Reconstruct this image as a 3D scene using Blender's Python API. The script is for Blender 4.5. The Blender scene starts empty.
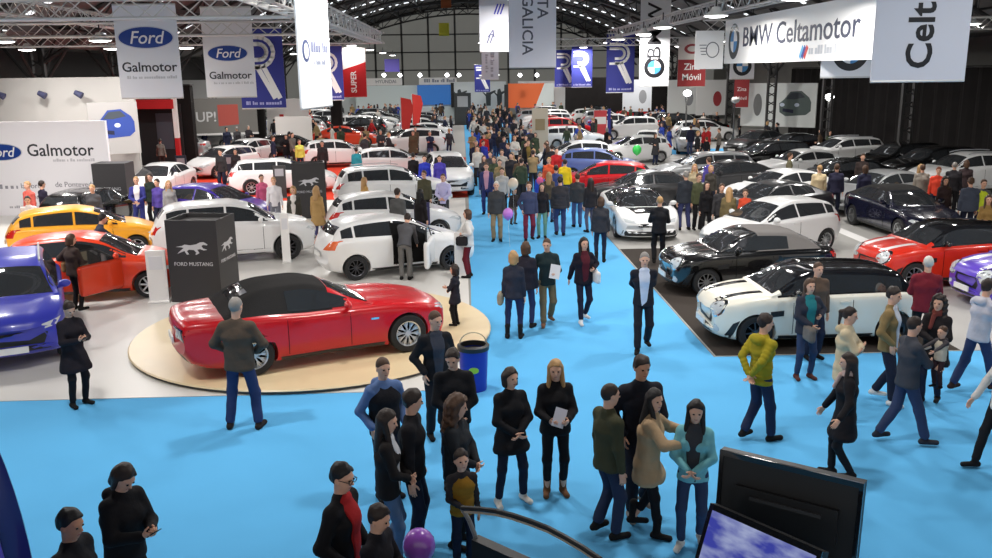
import bpy, bmesh, math, random
import numpy as np
from mathutils import Vector, Matrix
from mathutils.bvhtree import BVHTree
R = math.radians
random.seed(7)
SC = bpy.context.scene
COL = SC.collection

# ------------------------------------------------------------------ camera maths: pixel of the photo -> point of the floor
FPX, PITCH, CAMH, ROLL, YAW = 880.0, R(13.3), 5.0, R(0.7), R(2.1)

def at(px, py, z=0.0, d=None):
    """world point on the plane z seen at pixel (px, py); with d: the point at world Y = d"""
    u = (px - 496) / FPX
    v = (279 - py) / FPX
    uu = u * math.cos(ROLL) + v * math.sin(ROLL)
    vv = -u * math.sin(ROLL) + v * math.cos(ROLL)
    dx, dy, dz = uu, math.cos(PITCH) + vv * math.sin(PITCH), -math.sin(PITCH) + vv * math.cos(PITCH)
    wx, wy = dx * math.cos(YAW) + dy * math.sin(YAW), -dx * math.sin(YAW) + dy * math.cos(YAW)
    t = (z - CAMH) / dz if d is None else d / wy
    return Vector((wx * t, wy * t, CAMH + dz * t))

# ------------------------------------------------------------------ materials
def mat(name, col, rough=0.5, metal=0.0, coat=0.0, spec=0.5, emit=None, estr=1.0, noise=None, bump=None, alpha=1.0):
    m = bpy.data.materials.new(name)
    m.use_nodes = True
    nt = m.node_tree
    b = nt.nodes['Principled BSDF']
    b.inputs['Base Color'].default_value = (*col, 1)
    b.inputs['Roughness'].default_value = rough
    b.inputs['Metallic'].default_value = metal
    b.inputs['Coat Weight'].default_value = coat
    b.inputs['Coat Roughness'].default_value = 0.03
    b.inputs['Specular IOR Level'].default_value = spec
    b.inputs['Alpha'].default_value = alpha
    if emit:
        b.inputs['Emission Color'].default_value = (*emit, 1)
        b.inputs['Emission Strength'].default_value = estr
    if noise:
        sc_, amt = noise
        tc = nt.nodes.new('ShaderNodeTexCoord')
        n = nt.nodes.new('ShaderNodeTexNoise')
        n.inputs['Scale'].default_value = sc_
        n.inputs['Detail'].default_value = 5
        nt.links.new(tc.outputs['Object'], n.inputs['Vector'])
        r = nt.nodes.new('ShaderNodeMapRange')
        r.inputs['To Min'].default_value = 1 - amt
        r.inputs['To Max'].default_value = 1 + amt
        nt.links.new(n.outputs['Fac'], r.inputs['Value'])
        mx = nt.nodes.new('ShaderNodeVectorMath')
        mx.operation = 'SCALE'
        mx.inputs[0].default_value = col
        nt.links.new(r.outputs['Result'], mx.inputs['Scale'])
        nt.links.new(mx.outputs[0], b.inputs['Base Color'])
    if bump:
        sc_, st = bump
        tc = nt.nodes.new('ShaderNodeTexCoord')
        n = nt.nodes.new('ShaderNodeTexNoise')
        n.inputs['Scale'].default_value = sc_
        n.inputs['Detail'].default_value = 3
        nt.links.new(tc.outputs['Object'], n.inputs['Vector'])
        bm_ = nt.nodes.new('ShaderNodeBump')
        bm_.inputs['Strength'].default_value = st
        bm_.inputs['Distance'].default_value = 0.02
        nt.links.new(n.outputs['Fac'], bm_.inputs['Height'])
        nt.links.new(bm_.outputs['Normal'], b.inputs['Normal'])
    return m

def s2l(r, g, b):
    f = lambda c: (c / 255 / 12.92) if c / 255 <= 0.04045 else ((c / 255 + 0.055) / 1.055) ** 2.4
    return (f(r), f(g), f(b))

_pc = {}
def paint(r, g, b, met=0.0, rough=0.28):
    k = ('p', r, g, b)
    if k not in _pc:
        _pc[k] = mat('car_paint_%d_%d_%d' % (r, g, b), s2l(r, g, b), rough, met, coat=0.55 if r + g + b > 200 else 1.0, spec=0.35)
    return _pc[k]
def cloth(r, g, b):
    k = ('c', r, g, b)
    if k not in _pc:
        _pc[k] = mat('cloth_%d_%d_%d' % (r, g, b), s2l(r, g, b), 0.85, spec=0.2, noise=(9, 0.14), bump=(14, 0.5))
    return _pc[k]
def plain(r, g, b, rough=0.6):
    k = ('f', r, g, b, rough)
    if k not in _pc:
        _pc[k] = mat('plain_%d_%d_%d' % (r, g, b), s2l(r, g, b), rough, spec=0.35)
    return _pc[k]

# ------------------------------------------------------------------ objects
def link(name, me, m=None, parent=None):
    o = bpy.data.objects.new(name, me)
    COL.objects.link(o)
    if m is not None:
        for mm in (m if isinstance(m, (list, tuple)) else [m]):
            me.materials.append(mm)
    if parent is not None:
        o.parent = parent
    return o
def tag(o, label, cat, group=None, kind=None):
    o['label'] = label
    o['category'] = cat
    if group: o['group'] = group
    if kind: o['kind'] = kind
    return o
def empty(name, loc=(0, 0, 0), rz=0.0):
    o = bpy.data.objects.new(name, None)
    o.empty_display_size = 0.2
    o.location = loc
    o.rotation_euler = (0, 0, rz)
    COL.objects.link(o)
    return o
def struct(o):
    o['kind'] = 'structure'
    return o
KIDS = {}
def copy_tree(o, parent=None):
    c = o.copy()
    COL.objects.link(c)
    if parent is not None:
        c.parent = parent
    for ch in list(o.children):
        copy_tree(ch, c)
    return c

def mesh_from(verts, faces, name='m', smooth=None):
    me = bpy.data.meshes.new(name)
    me.from_pydata([tuple(v) for v in verts], [], faces)
    me.update()
    if smooth is not None:
        me.polygons.foreach_set('use_smooth', [True] * len(me.polygons))
        if smooth < 179:
            me.set_sharp_from_angle(angle=R(smooth))
    return me

class MB:
    """collects simple solids into one mesh"""
    def __init__(s):
        s.v, s.f = [], []
    def add(s, vs, fs):
        n = len(s.v)
        s.v += [Vector(q) for q in vs]
        s.f += [tuple(i + n for i in f) for f in fs]
        return s
    def box(s, c, size, M=None):
        x, y, z = size[0] / 2, size[1] / 2, size[2] / 2
        vs = [Vector((sx * x, sy * y, sz * z)) for sx in (-1, 1) for sy in (-1, 1) for sz in (-1, 1)]
        if M is not None: vs = [M @ q for q in vs]
        c = Vector(c)
        return s.add([q + c for q in vs], [(0, 1, 3, 2), (4, 6, 7, 5), (0, 4, 5, 1), (2, 3, 7, 6), (0, 2, 6, 4), (1, 5, 7, 3)])
    def bar(s, a, b, r, n=6, r2=None):
        a, b = Vector(a), Vector(b)
        d = (b - a).normalized()
        u = d.orthogonal().normalized(); w = d.cross(u)
        r2 = r if r2 is None else r2
        vs = [a + (u * math.cos(t) + w * math.sin(t)) * r for t in [2 * math.pi * i / n for i in range(n)]]
        vs += [b + (u * math.cos(t) + w * math.sin(t)) * r2 for t in [2 * math.pi * i / n for i in range(n)]]
        fs = [(i, (i + 1) % n, n + (i + 1) % n, n + i) for i in range(n)] + [tuple(range(n))[::-1], tuple(range(n, 2 * n))]
        return s.add(vs, fs)
    def path(s, pts, r, n=8):
        for a, b in zip(pts[:-1], pts[1:]): s.bar(a, b, r, n)
        return s
    def lathe(s, prof, n=24, c=(0, 0, 0), axis='z', close=False):
        vs, fs = [], []
        m = len(prof)
        for i in range(n):
            t = 2 * math.pi * i / n
            for r, z in prof:
                p = (r * math.cos(t), r * math.sin(t), z)
                if axis == 'y': p = (p[0], z, p[1])
                if axis == 'x': p = (z, p[0], p[1])
                vs.append(Vector(p) + Vector(c))
        for i in range(n):
            j = (i + 1) % n
            for k in range(m - (0 if close else 1)):
                k2 = (k + 1) % m
                fs.append((i * m + k, j * m + k, j * m + k2, i * m + k2))
        return s.add(vs, fs)
    def prism(s, poly, z0, z1):
        n = len(poly)
        vs = [(x, y, z0) for x, y in poly] + [(x, y, z1) for x, y in poly]
        fs = [(i, (i + 1) % n, n + (i + 1) % n, n + i) for i in range(n)] + [tuple(range(n))[::-1], tuple(range(n, 2 * n))]
        return s.add(vs, fs)
    def build(s, name, m, parent=None, smooth=None):
        me = mesh_from(s.v, s.f, name, smooth)
        bm = bmesh.new(); bm.from_mesh(me)
        bmesh.ops.recalc_face_normals(bm, faces=bm.faces)
        bm.to_mesh(me); bm.free()
        return link(name, me, m, parent)

def poly_solid(pts, M, thick, name, m, parent=None):
    """flat outline (2-D points) turned into a solid of real thickness, placed by matrix M (x right, y up, z towards viewer)"""
    n = len(pts)
    vs = [M @ Vector((x, y, 0)) for x, y in pts] + [M @ Vector((x, y, -thick)) for x, y in pts]
    fs = [tuple(range(n)), tuple(range(n, 2 * n))[::-1]] + [(i, n + i, n + (i + 1) % n, (i + 1) % n) for i in range(n)]
    me = mesh_from(vs, fs, name)
    bm = bmesh.new(); bm.from_mesh(me)
    bmesh.ops.recalc_face_normals(bm, faces=bm.faces)
    bm.to_mesh(me); bm.free()
    return link(name, me, m, parent)

def text_obj(s, M, size, m, parent=None, name='lettering', align='CENTER', ext=0.004, bold=0.0, shear=0.0, sx=1.0):
    cu = bpy.data.curves.new('t', 'FONT')
    cu.body = s; cu.size = size; cu.align_x = align; cu.align_y = 'CENTER'
    cu.extrude = ext; cu.offset = bold; cu.shear = shear; cu.resolution_u = 3
    o = bpy.data.objects.new('t', cu)
    COL.objects.link(o)
    dg = bpy.context.evaluated_depsgraph_get()
    me = bpy.data.meshes.new_from_object(o.evaluated_get(dg))
    bpy.data.objects.remove(o)
    me.transform(M @ Matrix.Diagonal((sx, 1, 1, 1)))
    me.materials.clear()
    return link(name, me, m, parent)

def face_M(c, right, up=(0, 0, 1)):
    """matrix of a sign face: x along right, y along up, z out of the face"""
    r = Vector(right).normalized(); u = Vector(up).normalized()
    n = r.cross(u).normalized()
    M = Matrix.Identity(4)
    for i in range(3):
        M[i][0], M[i][1], M[i][2], M[i][3] = r[i], u[i], n[i], c[i]
    return M
def ellipse(a, b, n=40, cx=0, cy=0, t0=0, t1=2 * math.pi):
    full = abs(t1 - t0 - 2 * math.pi) < 1e-6
    k = n if full else n + 1
    return [(cx + a * math.cos(t0 + (t1 - t0) * i / n), cy + b * math.sin(t0 + (t1 - t0) * i / n)) for i in range(k)]

# ------------------------------------------------------------------ smooth solids from distance fields
class Field:
    def __init__(s, lo, hi, vs):
        s.lo = np.array(lo, float); s.vs = vs
        s.n = np.ceil((np.array(hi, float) - s.lo) / vs).astype(int) + 1
        s.d = np.full(tuple(s.n), 1.0, np.float32)
    def sub(s, lo, hi):
        i0 = np.clip(np.floor((np.array(lo) - s.lo) / s.vs).astype(int), 0, s.n - 1)
        i1 = np.clip(np.ceil((np.array(hi) - s.lo) / s.vs).astype(int) + 1, 1, s.n)
        sl = tuple(slice(a, b) for a, b in zip(i0, i1))
        ax = [s.lo[k] + s.vs * np.arange(i0[k], i1[k], dtype=np.float32) for k in range(3)]
        return sl, np.meshgrid(*ax, indexing='ij', sparse=True)
    def put(s, sl, d, k, cut=False):
        o = s.d[sl]
        if cut:
            s.d[sl] = np.maximum(o, -d)
        elif k > 0:
            h = np.clip(0.5 + 0.5 * (o - d) / k, 0, 1)
            s.d[sl] = np.where(o > 0.9, d, o * (1 - h) + d * h - k * h * (1 - h))
        else:
            s.d[sl] = np.minimum(o, d)
    def cone(s, a, b, ra, rb, k=0.02, side=None, flat=1.0, rip=None, cut=False):
        """tapered capsule; side/flat: squashed so that it is flat times as wide along side"""
        a, b = np.array(a, float), np.array(b, float)
        m = max(ra, rb) * max(1, flat) + k + 3 * s.vs
        sl, (X, Y, Z) = s.sub(np.minimum(a, b) - m, np.maximum(a, b) + m)
        ba = b - a
        L = max(1e-9, float(ba @ ba))
        px, py, pz = X - a[0], Y - a[1], Z - a[2]
        t = np.clip((px * ba[0] + py * ba[1] + pz * ba[2]) / L, 0, 1)
        qx, qy, qz = px - t * ba[0], py - t * ba[1], pz - t * ba[2]
        q2 = qx * qx + qy * qy + qz * qz
        if side is not None:
            sd = qx * side[0] + qy * side[1] + qz * side[2]
            q2 = q2 - sd * sd * (1 - 1 / flat ** 2)
        r = ra + (rb - ra) * t
        if rip:
            r = r + rip[0] * np.sin(t * math.sqrt(L) * 2 * math.pi / rip[1])
        s.put(sl, np.sqrt(np.maximum(q2, 0)) - r, k, cut)
    def ell(s, c, rad, rot=None, k=0.02, cut=False):
        c = np.array(c, float)
        m = max(rad) + k + 3 * s.vs
        sl, (X, Y, Z) = s.sub(c - m, c + m)
        p = [X - c[0], Y - c[1], Z - c[2]]
        if rot is not None:
            p = [rot[0][i] * p[0] + rot[1][i] * p[1] + rot[2][i] * p[2] for i in range(3)]
        q = np.sqrt((p[0] / rad[0]) ** 2 + (p[1] / rad[1]) ** 2 + (p[2] / rad[2]) ** 2)
        s.put(sl, (q - 1) * min(rad), k, cut)
    def plane(s, c, n):
        """keep only the side below the plane (points with (p-c).n < 0)"""
        sl, (X, Y, Z) = s.sub(s.lo, s.lo + s.vs * s.n)
        s.d = np.maximum(s.d, (X - c[0]) * n[0] + (Y - c[1]) * n[1] + (Z - c[2]) * n[2])
    def noise(s, amp, sc, seed=0):
        sl, (X, Y, Z) = s.sub(s.lo, s.lo + s.vs * s.n)
        s.d = s.d + amp * (np.sin(X * sc + seed) * np.sin(Y * sc * 1.1 + 2 * seed) + np.sin(Z * sc * .9 + X * sc * .7 + seed))
    def net(s):
        d = s.d
        ins = d < 0
        c = [(i, j, k) for i in (0, 1) for j in (0, 1) for k in (0, 1)]
        N = [q - 1 for q in d.shape]
        S = lambda A, o: A[o[0]:o[0] + N[0], o[1]:o[1] + N[1], o[2]:o[2] + N[2]]
        cnt = np.zeros(N, np.int8)
        for o in c: cnt += S(ins, o)
        idx = np.argwhere((cnt > 0) & (cnt < 8))
        if len(idx) == 0: return np.zeros((0, 3)), np.zeros((0, 4), int)
        lut = np.full(N, -1, np.int64)
        lut[tuple(idx.T)] = np.arange(len(idx))
        val = {o: d[idx[:, 0] + o[0], idx[:, 1] + o[1], idx[:, 2] + o[2]].astype(float) for o in c}
        acc = np.zeros((len(idx), 3)); num = np.zeros(len(idx))
        for o in c:
            for ax in range(3):
                if o[ax] == 0:
                    o2 = list(o); o2[ax] = 1; o2 = tuple(o2)
                    a, b = val[o], val[o2]
                    m = (a < 0) != (b < 0)
                    t = np.where(m, a / np.where(m, a - b, 1), 0)
                    p = np.tile(np.array(o, float), (len(idx), 1)); p[:, ax] = t
                    acc += p * m[:, None]; num += m
        pos = s.lo + s.vs * (idx + acc / num[:, None])
        quads = []
        for ax in range(3):
            u, v = (ax + 1) % 3, (ax + 2) % 3
            lo_ = [0, 0, 0]; lo_[u] = 1; lo_[v] = 1
            A = ins[tuple(slice(lo_[q], d.shape[q] - 1) for q in range(3))]
            hi = [slice(lo_[q], d.shape[q] - 1) for q in range(3)]; hi[ax] = slice(1, d.shape[ax])
            B = ins[tuple(hi)]
            e = np.argwhere(A != B)
            if len(e) == 0: continue
            sgn = A[tuple(e.T)]
            e = e + np.array(lo_)
            du = np.zeros(3, int); du[u] = 1; dv = np.zeros(3, int); dv[v] = 1
            g = lambda q: lut[tuple(q.T)]
            qd = np.stack([g(e - du - dv), g(e - dv), g(e), g(e - du)], 1)
            qd[~sgn] = qd[~sgn][:, ::-1]
            quads.append(qd)
        quads = np.concatenate(quads)
        return pos, quads[(quads >= 0).all(1)]

def np_mesh(parts, name):
    """one mesh out of (verts, quads) arrays"""
    vs = np.concatenate([p[0] for p in parts]); off = 0; fs = []
    for p in parts:
        fs.append(p[1] + off); off += len(p[0])
    fs = np.concatenate(fs)
    me = bpy.data.meshes.new(name)
    me.vertices.add(len(vs)); me.vertices.foreach_set('co', vs.astype(np.float32).ravel())
    me.loops.add(fs.size); me.loops.foreach_set('vertex_index', fs.astype(np.int32).ravel())
    me.polygons.add(len(fs)); me.polygons.foreach_set('loop_start', np.arange(0, fs.size, 4, dtype=np.int32))
    me.polygons.foreach_set('use_smooth', np.ones(len(fs), bool))
    me.update(calc_edges=True)
    me.validate()
    return me
# ------------------------------------------------------------------ people
def V(*a): return np.array(a, float)
def unit(v): return v / max(1e-9, np.linalg.norm(v))
def ik(a, b, l1, l2, pole):
    d = b - a; L = np.linalg.norm(d)
    if L > (l1 + l2) * 0.999:
        b = a + d / L * (l1 + l2) * 0.999; d = b - a; L = np.linalg.norm(d)
    x = (l1 * l1 - l2 * l2 + L * L) / (2 * L)
    h = math.sqrt(max(0, l1 * l1 - x * x))
    dn = d / L
    p = pole - dn * (pole @ dn)
    return a + dn * x + unit(p) * h, b
def rotm(yaw, pitch, tilt=0):
    return np.array(Matrix.Rotation(-yaw, 3, 'Z') @ Matrix.Rotation(-pitch, 3, 'X') @ Matrix.Rotation(tilt, 3, 'Y'))

ARMS = {  # wrist target for the right arm (x to the right, y ahead, z up; 1.75 m figure), elbow pole, finger curl
    'down': ((.235, .03, .86), (.3, -1, 0), .35), 'loose': ((.26, .10, .88), (.5, -1, 0), .4),
    'pocket': ((.205, .10, .97), (.8, -1, 0), .5), 'phone': ((.06, .30, 1.18), (.8, -.5, -1), .8),
    'cross': ((-.09, .21, 1.18), (1, .2, -.6), .4), 'fold': ((.035, .22, 1.02), (1, -.3, -.4), .6),
    'behind': ((.03, -.19, .98), (1, -1, 0), .5), 'hold': ((.12, .30, 1.10), (.7, -.6, -1), .8),
    'out': ((.42, .38, 1.10), (.5, -.5, -1), .3), 'ahead': ((.20, .52, 1.22), (.5, -.3, -1), .3),
    'swingf': ((.25, .24, .93), (.3, -1, 0), .4), 'swingb': ((.26, -.20, .90), (.3, -1, 0), .4),
    'hip': ((.25, .03, 1.02), (1, -.6, 0), .5), 'bag': ((.20, .10, 1.15), (.8, -.7, -.6), .9),
    'up': ((.13, .28, 1.42), (.7, -.2, -1), .8), 'hug': ((.20, .42, 1.28), (.8, .1, -.7), .3),
    'carry': ((-.05, .30, 1.12), (1, .1, -.7), .5), 'side': ((.50, .14, 1.02), (.3, -.6, -1), .3),
}
SKIN = [mat('skin_light', s2l(222, 172, 146), 0.5, spec=0.3), mat('skin_tan', s2l(198, 146, 118), 0.5, spec=0.3)]
EYE = plain(30, 22, 20, 0.2)
LIP = plain(165, 84, 80, 0.5)
HAIRM = {k: mat('hair_' + k, s2l(*c), 0.55, spec=0.4, bump=(35, 0.3)) for k, c in dict(
    black=(24, 20, 20), dark=(44, 32, 27), brown=(78, 54, 38), blond=(176, 138, 92), grey=(140, 135, 130), white=(205, 200, 192), red=(120, 62, 36)).items()}

def hand(w, d, side, curl, s):
    """palm, four fingers of different lengths and a thumb leaving the side of the palm"""
    f = Field(w - .24 * s, w + .24 * s, .0048 * s)
    ref = V(0, .75, .75)
    ac = unit(ref - d * (ref @ d))            # towards the thumb
    n = unit(np.cross(d, ac)) * side          # out of the back of the hand -> palm side is -n
    pn = n if n[0] * side < 0 else -n
    f.cone(w - d * .05 * s, w + d * .01 * s, .026 * s, .024 * s, .01, ac, 1.1)
    f.cone(w + d * .025 * s, w + d * .072 * s, .0165 * s, .0155 * s, .012, ac, 2.35)
    for i, (o, L) in enumerate(((.029, .073), (.010, .083), (-.010, .077), (-.028, .060))):
        p = w + (d * (.088 - abs(o - .006) * .25) + ac * o) * s
        dd = unit(d + ac * o * 1.5); a = curl * .5
        for j, q in enumerate((.44, .32, .24)):
            e = unit(dd * math.cos(a) + pn * math.sin(a))
            p2 = p + e * L * q * s
            f.cone(p, p2, (.0092 - .0008 * j) * s, (.0088 - .001 * j) * s, .003)
            p = p2; a += curl * (.9 if j == 0 else .7)
    p = w + (d * .026 + ac * .026 + pn * .006) * s
    p1 = p + unit(ac * .75 + d * .7 + pn * .35) * .042 * s
    p2 = p1 + unit(ac * .25 + d * .9 + pn * .5 * (.4 + curl)) * .034 * s
    f.cone(p, p1, .0125 * s, .0100 * s, .006); f.cone(p1, p2, .0098 * s, .0082 * s, .003)
    return f.net()

PCOUNT = [0]
def person(loc, head_deg, h=1.72, top=(30, 30, 34), legs=(34, 40, 58), shoe=(28, 26, 26), hair='dark', style='short', fem=False, kind='jacket',
           arms=('down', 'down'), stride=0.0, stance=.10, lean=0.0, look=(0, 0), shirt=None, bulk=0.0, skin=0, collar=True, hood=None, slim=None, child=False,
           label=None, group=None, scarf=None, far=False, rip=None, vest=None, boots=False, glasses=False, twist=0.0, coat_z=.62):
    PCOUNT[0] += 1
    s = h / 1.76
    hs = 1.0 if not child else 1.26 + max(0, 1.0 - h) * 1.2        # children: larger head
    vb = (.0105 if not far else .016); vc = (.012 if not far else .018)
    t = V(math.sin(twist) * .0, math.sin(lean), math.cos(lean))
    P = V(0, 0, .925)
    side = V(1, 0, 0)
    fw = unit(np.cross(V(0, 0, 1), side)); fwt = unit(np.cross(t, side))
    shw = .146 if fem else .172
    chest = P + t * .36
    neck = P + t * .575
    Rh = rotm(R(look[0]), R(look[1]) + lean * .5)
    hc = neck + (t * .6 + Rh @ V(0, 0, 1) * .4) * .165 * (1 if not child else 1.12) + Rh @ V(0, .018, 0)
    sh = {1: P + t * .480 + side * shw, -1: P + t * .480 - side * shw}
    hip = {1: P + V(.088, 0, -.02), -1: P + V(-.088, 0, -.02)}
    ank, knee, toe = {}, {}, {}
    for q in (1, -1):
        a = V(q * stance, q * stride * .5, .085 + (0.05 if stride and q * stride < 0 else 0))
        knee[q], ank[q] = ik(hip[q], a, .418, .418, V(.18 * q, 1, 0))
        toe[q] = unit(V(q * .22, 1, -.0))
    el, wr, hd, curls = {}, {}, {}, {}
    for q, nm in ((1, arms[0]), (-1, arms[1])):
        spec = ARMS[nm] if isinstance(nm, str) else nm
        w = V(spec[0][0] * q, spec[0][1], spec[0][2]); pl = V(spec[1][0] * q, spec[1][1], spec[1][2])
        if fem: w[0] *= .92
        w = P + V(w[0], 0, 0) + fwt * w[1] + t * (w[2] - .925) if lean else w
        el[q], wr[q] = ik(sh[q], w, .285, .255, pl); hd[q] = unit(wr[q] - el[q]); curls[q] = spec[2]
        if nm in ('phone', 'hold', 'up'): hd[q] = unit(hd[q] + V(0, .3, .2))
        if nm == 'pocket': hd[q] = unit(V(0, .1, -1))
    S = lambda v: v * s
    allp = np.array([S(v) for v in [hc + V(0, 0, .16 * hs), *ank.values(), *knee.values(), *wr.values(), *el.values(), *sh.values()]])
    lo, hi = allp.min(0) - .26 * s, allp.max(0) + .26 * s
    lo[2] = -.03
    root = empty('person', loc, -R(head_deg))
    skm = SKIN[skin]
    # ---- body: one continuous surface
    f = Field(lo, hi, vb)
    c = lambda a, b, ra, rb, k=.02, sd=None, fl=1.0, **kw: f.cone(S(a), S(b), ra * s, rb * s, k * s, sd, fl, **kw)
    c(P - t * .02, P + t * .12, .105, .098, .03, side, 1.35)
    c(P + t * .12, chest, .095, .108, .04, side, 1.32)
    c(chest, P + t * .45, .105, .075, .04, side, 1.6)
    for q in (1, -1): c(neck - t * .03, sh[q] - t * .0, .045, .042, .04)
    for q in (1, -1):
        c(sh[q] - side * q * .03, sh[q], .046, .044, .04)
        c(sh[q], el[q], .043, .034, .02); c(el[q], wr[q], .037, .025, .012); c(wr[q], wr[q] + hd[q] * .03, .025, .022, .012)
        c(hip[q], knee[q], .078, .05, .03); c(knee[q], ank[q], .05, .034, .02)
        c(ank[q] - V(0, .03, .045), ank[q] + toe[q] * .13 - V(0, 0, .06), .032, .024, .02)
    c(neck - t * .04, hc - Rh @ V(0, .02, .04), .056, .052, .02)
    H = lambda x, y, z: S(hc + Rh @ V(x, y, z) * hs)
    g = s * hs
    f.ell(H(0, -.008, .018), (.077 * g, .097 * g, .100 * g), Rh.T.T, .01)
    f.ell(H(0, .022, -.05), (.056 * g, .066 * g, .066 * g), Rh, .03)
    f.cone(H(0, .088, .006), H(0, .105, -.024), .009 * g, .0125 * g, .010 * g)
    f.cone(H(-.012, .05, -.098), H(.012, .05, -.098), .018 * g, .018 * g, .02 * g)
    for q in (1, -1):
        f.ell(H(.079 * q, -.005, -.01), (.011 * g, .022 * g, .033 * g), Rh, .006)
        f.cone(H(.016 * q, .083, .026), H(.044 * q, .074, .026), .010 * g, .009 * g, .01 * g)
    parts = [f.net()]
    for q in (1, -1):
        parts.append(hand(S(wr[q] + hd[q] * .012), hd[q], q, curls[q], s * (1.0 if not fem else .92)))
    link('body', np_mesh(parts, 'body'), skm, root)
    for q in ((1, -1) if not far else ()):
        mb = MB().lathe([(0, -.008), (.006, -.006), (.0095, 0), (.006, .006), (0, .008)], 8, axis='y')
        mb.v = [Vector(H(v[0] * 1.5 + .031 * q, v[1] + .0865, v[2] + .006)) for v in mb.v]
        mb.build('eye', EYE, root, 40)
    mb = MB().lathe([(0, -.007), (.006, -.005), (.009, 0), (.006, .005), (0, .007)], 10, axis='y')
    mb.v = [Vector(H(v[0] * 2.6, v[1] + .0835, v[2] * .8 - .062)) for v in mb.v]
    if not far: mb.build('mouth', LIP, root, 40)
    if glasses:
        mb = MB()
        for q in (1, -1):
            ring = [H(.033 * q + .026 * math.cos(a), .104, .004 + .02 * math.sin(a)) for a in [2 * math.pi * i / 12 for i in range(13)]]
            mb.path([Vector(v) for v in ring], .0035 * s, 5)
            mb.bar(Vector(H(.059 * q, .102, .008)), Vector(H(.082 * q, .0, .01)), .003 * s, 5)
        mb.bar(Vector(H(-.008, .106, .006)), Vector(H(.008, .106, .006)), .003 * s, 5)
        mb.build('glasses', plain(20, 20, 22, .3), root)
    # ---- hair
    if style != 'bald':
        f = Field(S(hc) - .36 * s, S(hc) + .27 * s, .0105 * (1 if not far else 1.5)) if style in ('short', 'crop') else \
            Field(S(hc) - V(.36, .36, .62) * s, S(hc) + .27 * s, .0115 * (1 if not far else 1.5))
        th = {'crop': .004, 'curly': .028}.get(style, .011)
        f.ell(H(0, -.012, .026), ((.077 + th) * g, (.097 + th) * g, (.101 + th) * g), Rh, 0)
        nrm = Rh @ V(0, .74, -.67)
        f.plane(H(0, .052, .050), nrm)
        if style in ('short', 'long', 'bob', 'pony'): f.noise(.0035 * s, 62 / s, PCOUNT[0])
        f.plane(H(0, 0, -.085), -Rh[:, 2])
        if style == 'long':
            bk = S(neck + V(0, -.085, -.13)) if not lean else S(neck - fwt * .09 - t * .13)
            f.cone(H(0, -.062, .0), bk, .068 * s, .052 * s, .03, side, 1.5)
            for q in (1, -1):
                f.cone(H(.070 * q, -.012, .03), S(neck + side * q * .095 + fwt * .045 - t * .10), .030 * s, .030 * s, .02)
        elif style == 'curly':
            for q in (1, -1):
                f.cone(H(.078 * q, -.02, .02), S(neck + side * q * .10 + fwt * .01 - t * .06), .042 * s, .045 * s, .03)
            f.cone(H(0, -.07, .0), S(neck - fwt * .09 - t * .10), .075 * s, .07 * s, .03, side, 1.4)
            f.noise(.007 * s, 75 / s, PCOUNT[0])
        elif style == 'bob':
            f.cone(H(0, -.05, .0), H(0, -.06, -.10), .075 * g, .062 * g, .02, side, 1.3)
            for q in (1, -1): f.cone(H(.074 * q, -.01, .03), H(.078 * q, .0, -.10), .026 * g, .024 * g, .02)
        elif style == 'pony':
            f.cone(H(0, -.10, .05), H(0, -.135, .03), .03 * g, .032 * g, .02)
            f.cone(H(0, -.135, .03), H(0, -.13, -.17), .032 * g, .018 * g, .02)
        elif style == 'bun':
            f.ell(H(0, -.10, .07), (.042 * g,) * 3, None, .02)
        link('hair', np_mesh([f.net()], 'hair'), HAIRM[hair], root)
    # ---- trousers
    f = Field(lo, hi, vc)
    sl = slim if slim is not None else (.006 if fem else .018)
    c(P - t * .03, P + t * .10, .108, .098, .03, side, 1.36)
    for q in (1, -1):
        c(hip[q], knee[q], .081 + sl * .3, .056 + sl * .8, .035)
        kn = knee[q]; an = ank[q] + (kn - ank[q]) * (.10 if not boots else .35)
        c(kn, an, .056 + sl * .8, .045 + sl, .03)
    f.noise(.0022 * s, 30 / s, PCOUNT[0] * .4)
    link('trousers', np_mesh([f.net()], 'trousers'), cloth(*legs), root)
    # ---- shoes
    for q in (1, -1):
        bs = V(ank[q][0], ank[q][1], ank[q][2] - .085)
        f = Field(S(bs) - V(.2, .22, .03), S(bs) + V(.2, .32, .34) * max(s, .7), .0115)
        hl, to = bs + V(0, -.05, .032) , bs + toe[q] * .15 + V(0, 0, .030)
        sd = unit(np.cross(toe[q], V(0, 0, 1)))
        f.cone(S(hl), S(to), .036 * s, .034 * s, .01, sd, 1.15)
        f.cone(S(bs + V(0, -.012, .05)), S(ank[q] + V(0, 0, .015 if not boots else .17)), .044 * s, (.043 if not boots else .053) * s, .03)
        f.plane(S(bs + V(0, 0, .002)), V(0, 0, -1))
        link('shoe', np_mesh([f.net()], 'shoe'), cloth(*shoe), root)
    # ---- upper garment
    b = bulk * .7 + (.004 if kind != 'shirt' else .0)
    f = Field(lo, hi, vc)
    hem = P - t * .06
    rp = rip and (rip[0] * s, rip[1] * s)
    if kind in ('jacket', 'coat', 'shirt', 'sweater'):
        w0 = .128 + b if kind != 'shirt' else .122
        c(hem, P + t * .13, w0, .108 + b, .03, side, 1.37, rip=rp)
        c(P + t * .13, chest, .109 + b, .124 + b, .04, side, 1.31, rip=rp)
        c(chest, P + t * .44, .122 + b, .088 + b * .5, .04, side, 1.5)
        for q in (1, -1): c(neck - t * .045, sh[q] - side * q * .01, .058 + b * .4, .054 + b * .4, .04)
        if fem:
            for q in (1, -1): f.ell(S(chest + V(q * .07, 0, -.01) + fwt * .085), (.062 * s, .055 * s, .062 * s), None, .04)
        if kind == 'coat':
            n_ = V(0, .02, coat_z)
            c(hem, n_, .132 + b, .130 + b + .045 * (.95 - coat_z) / .3 + abs(stride) * .04, .03, side, 1.42)
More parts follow.
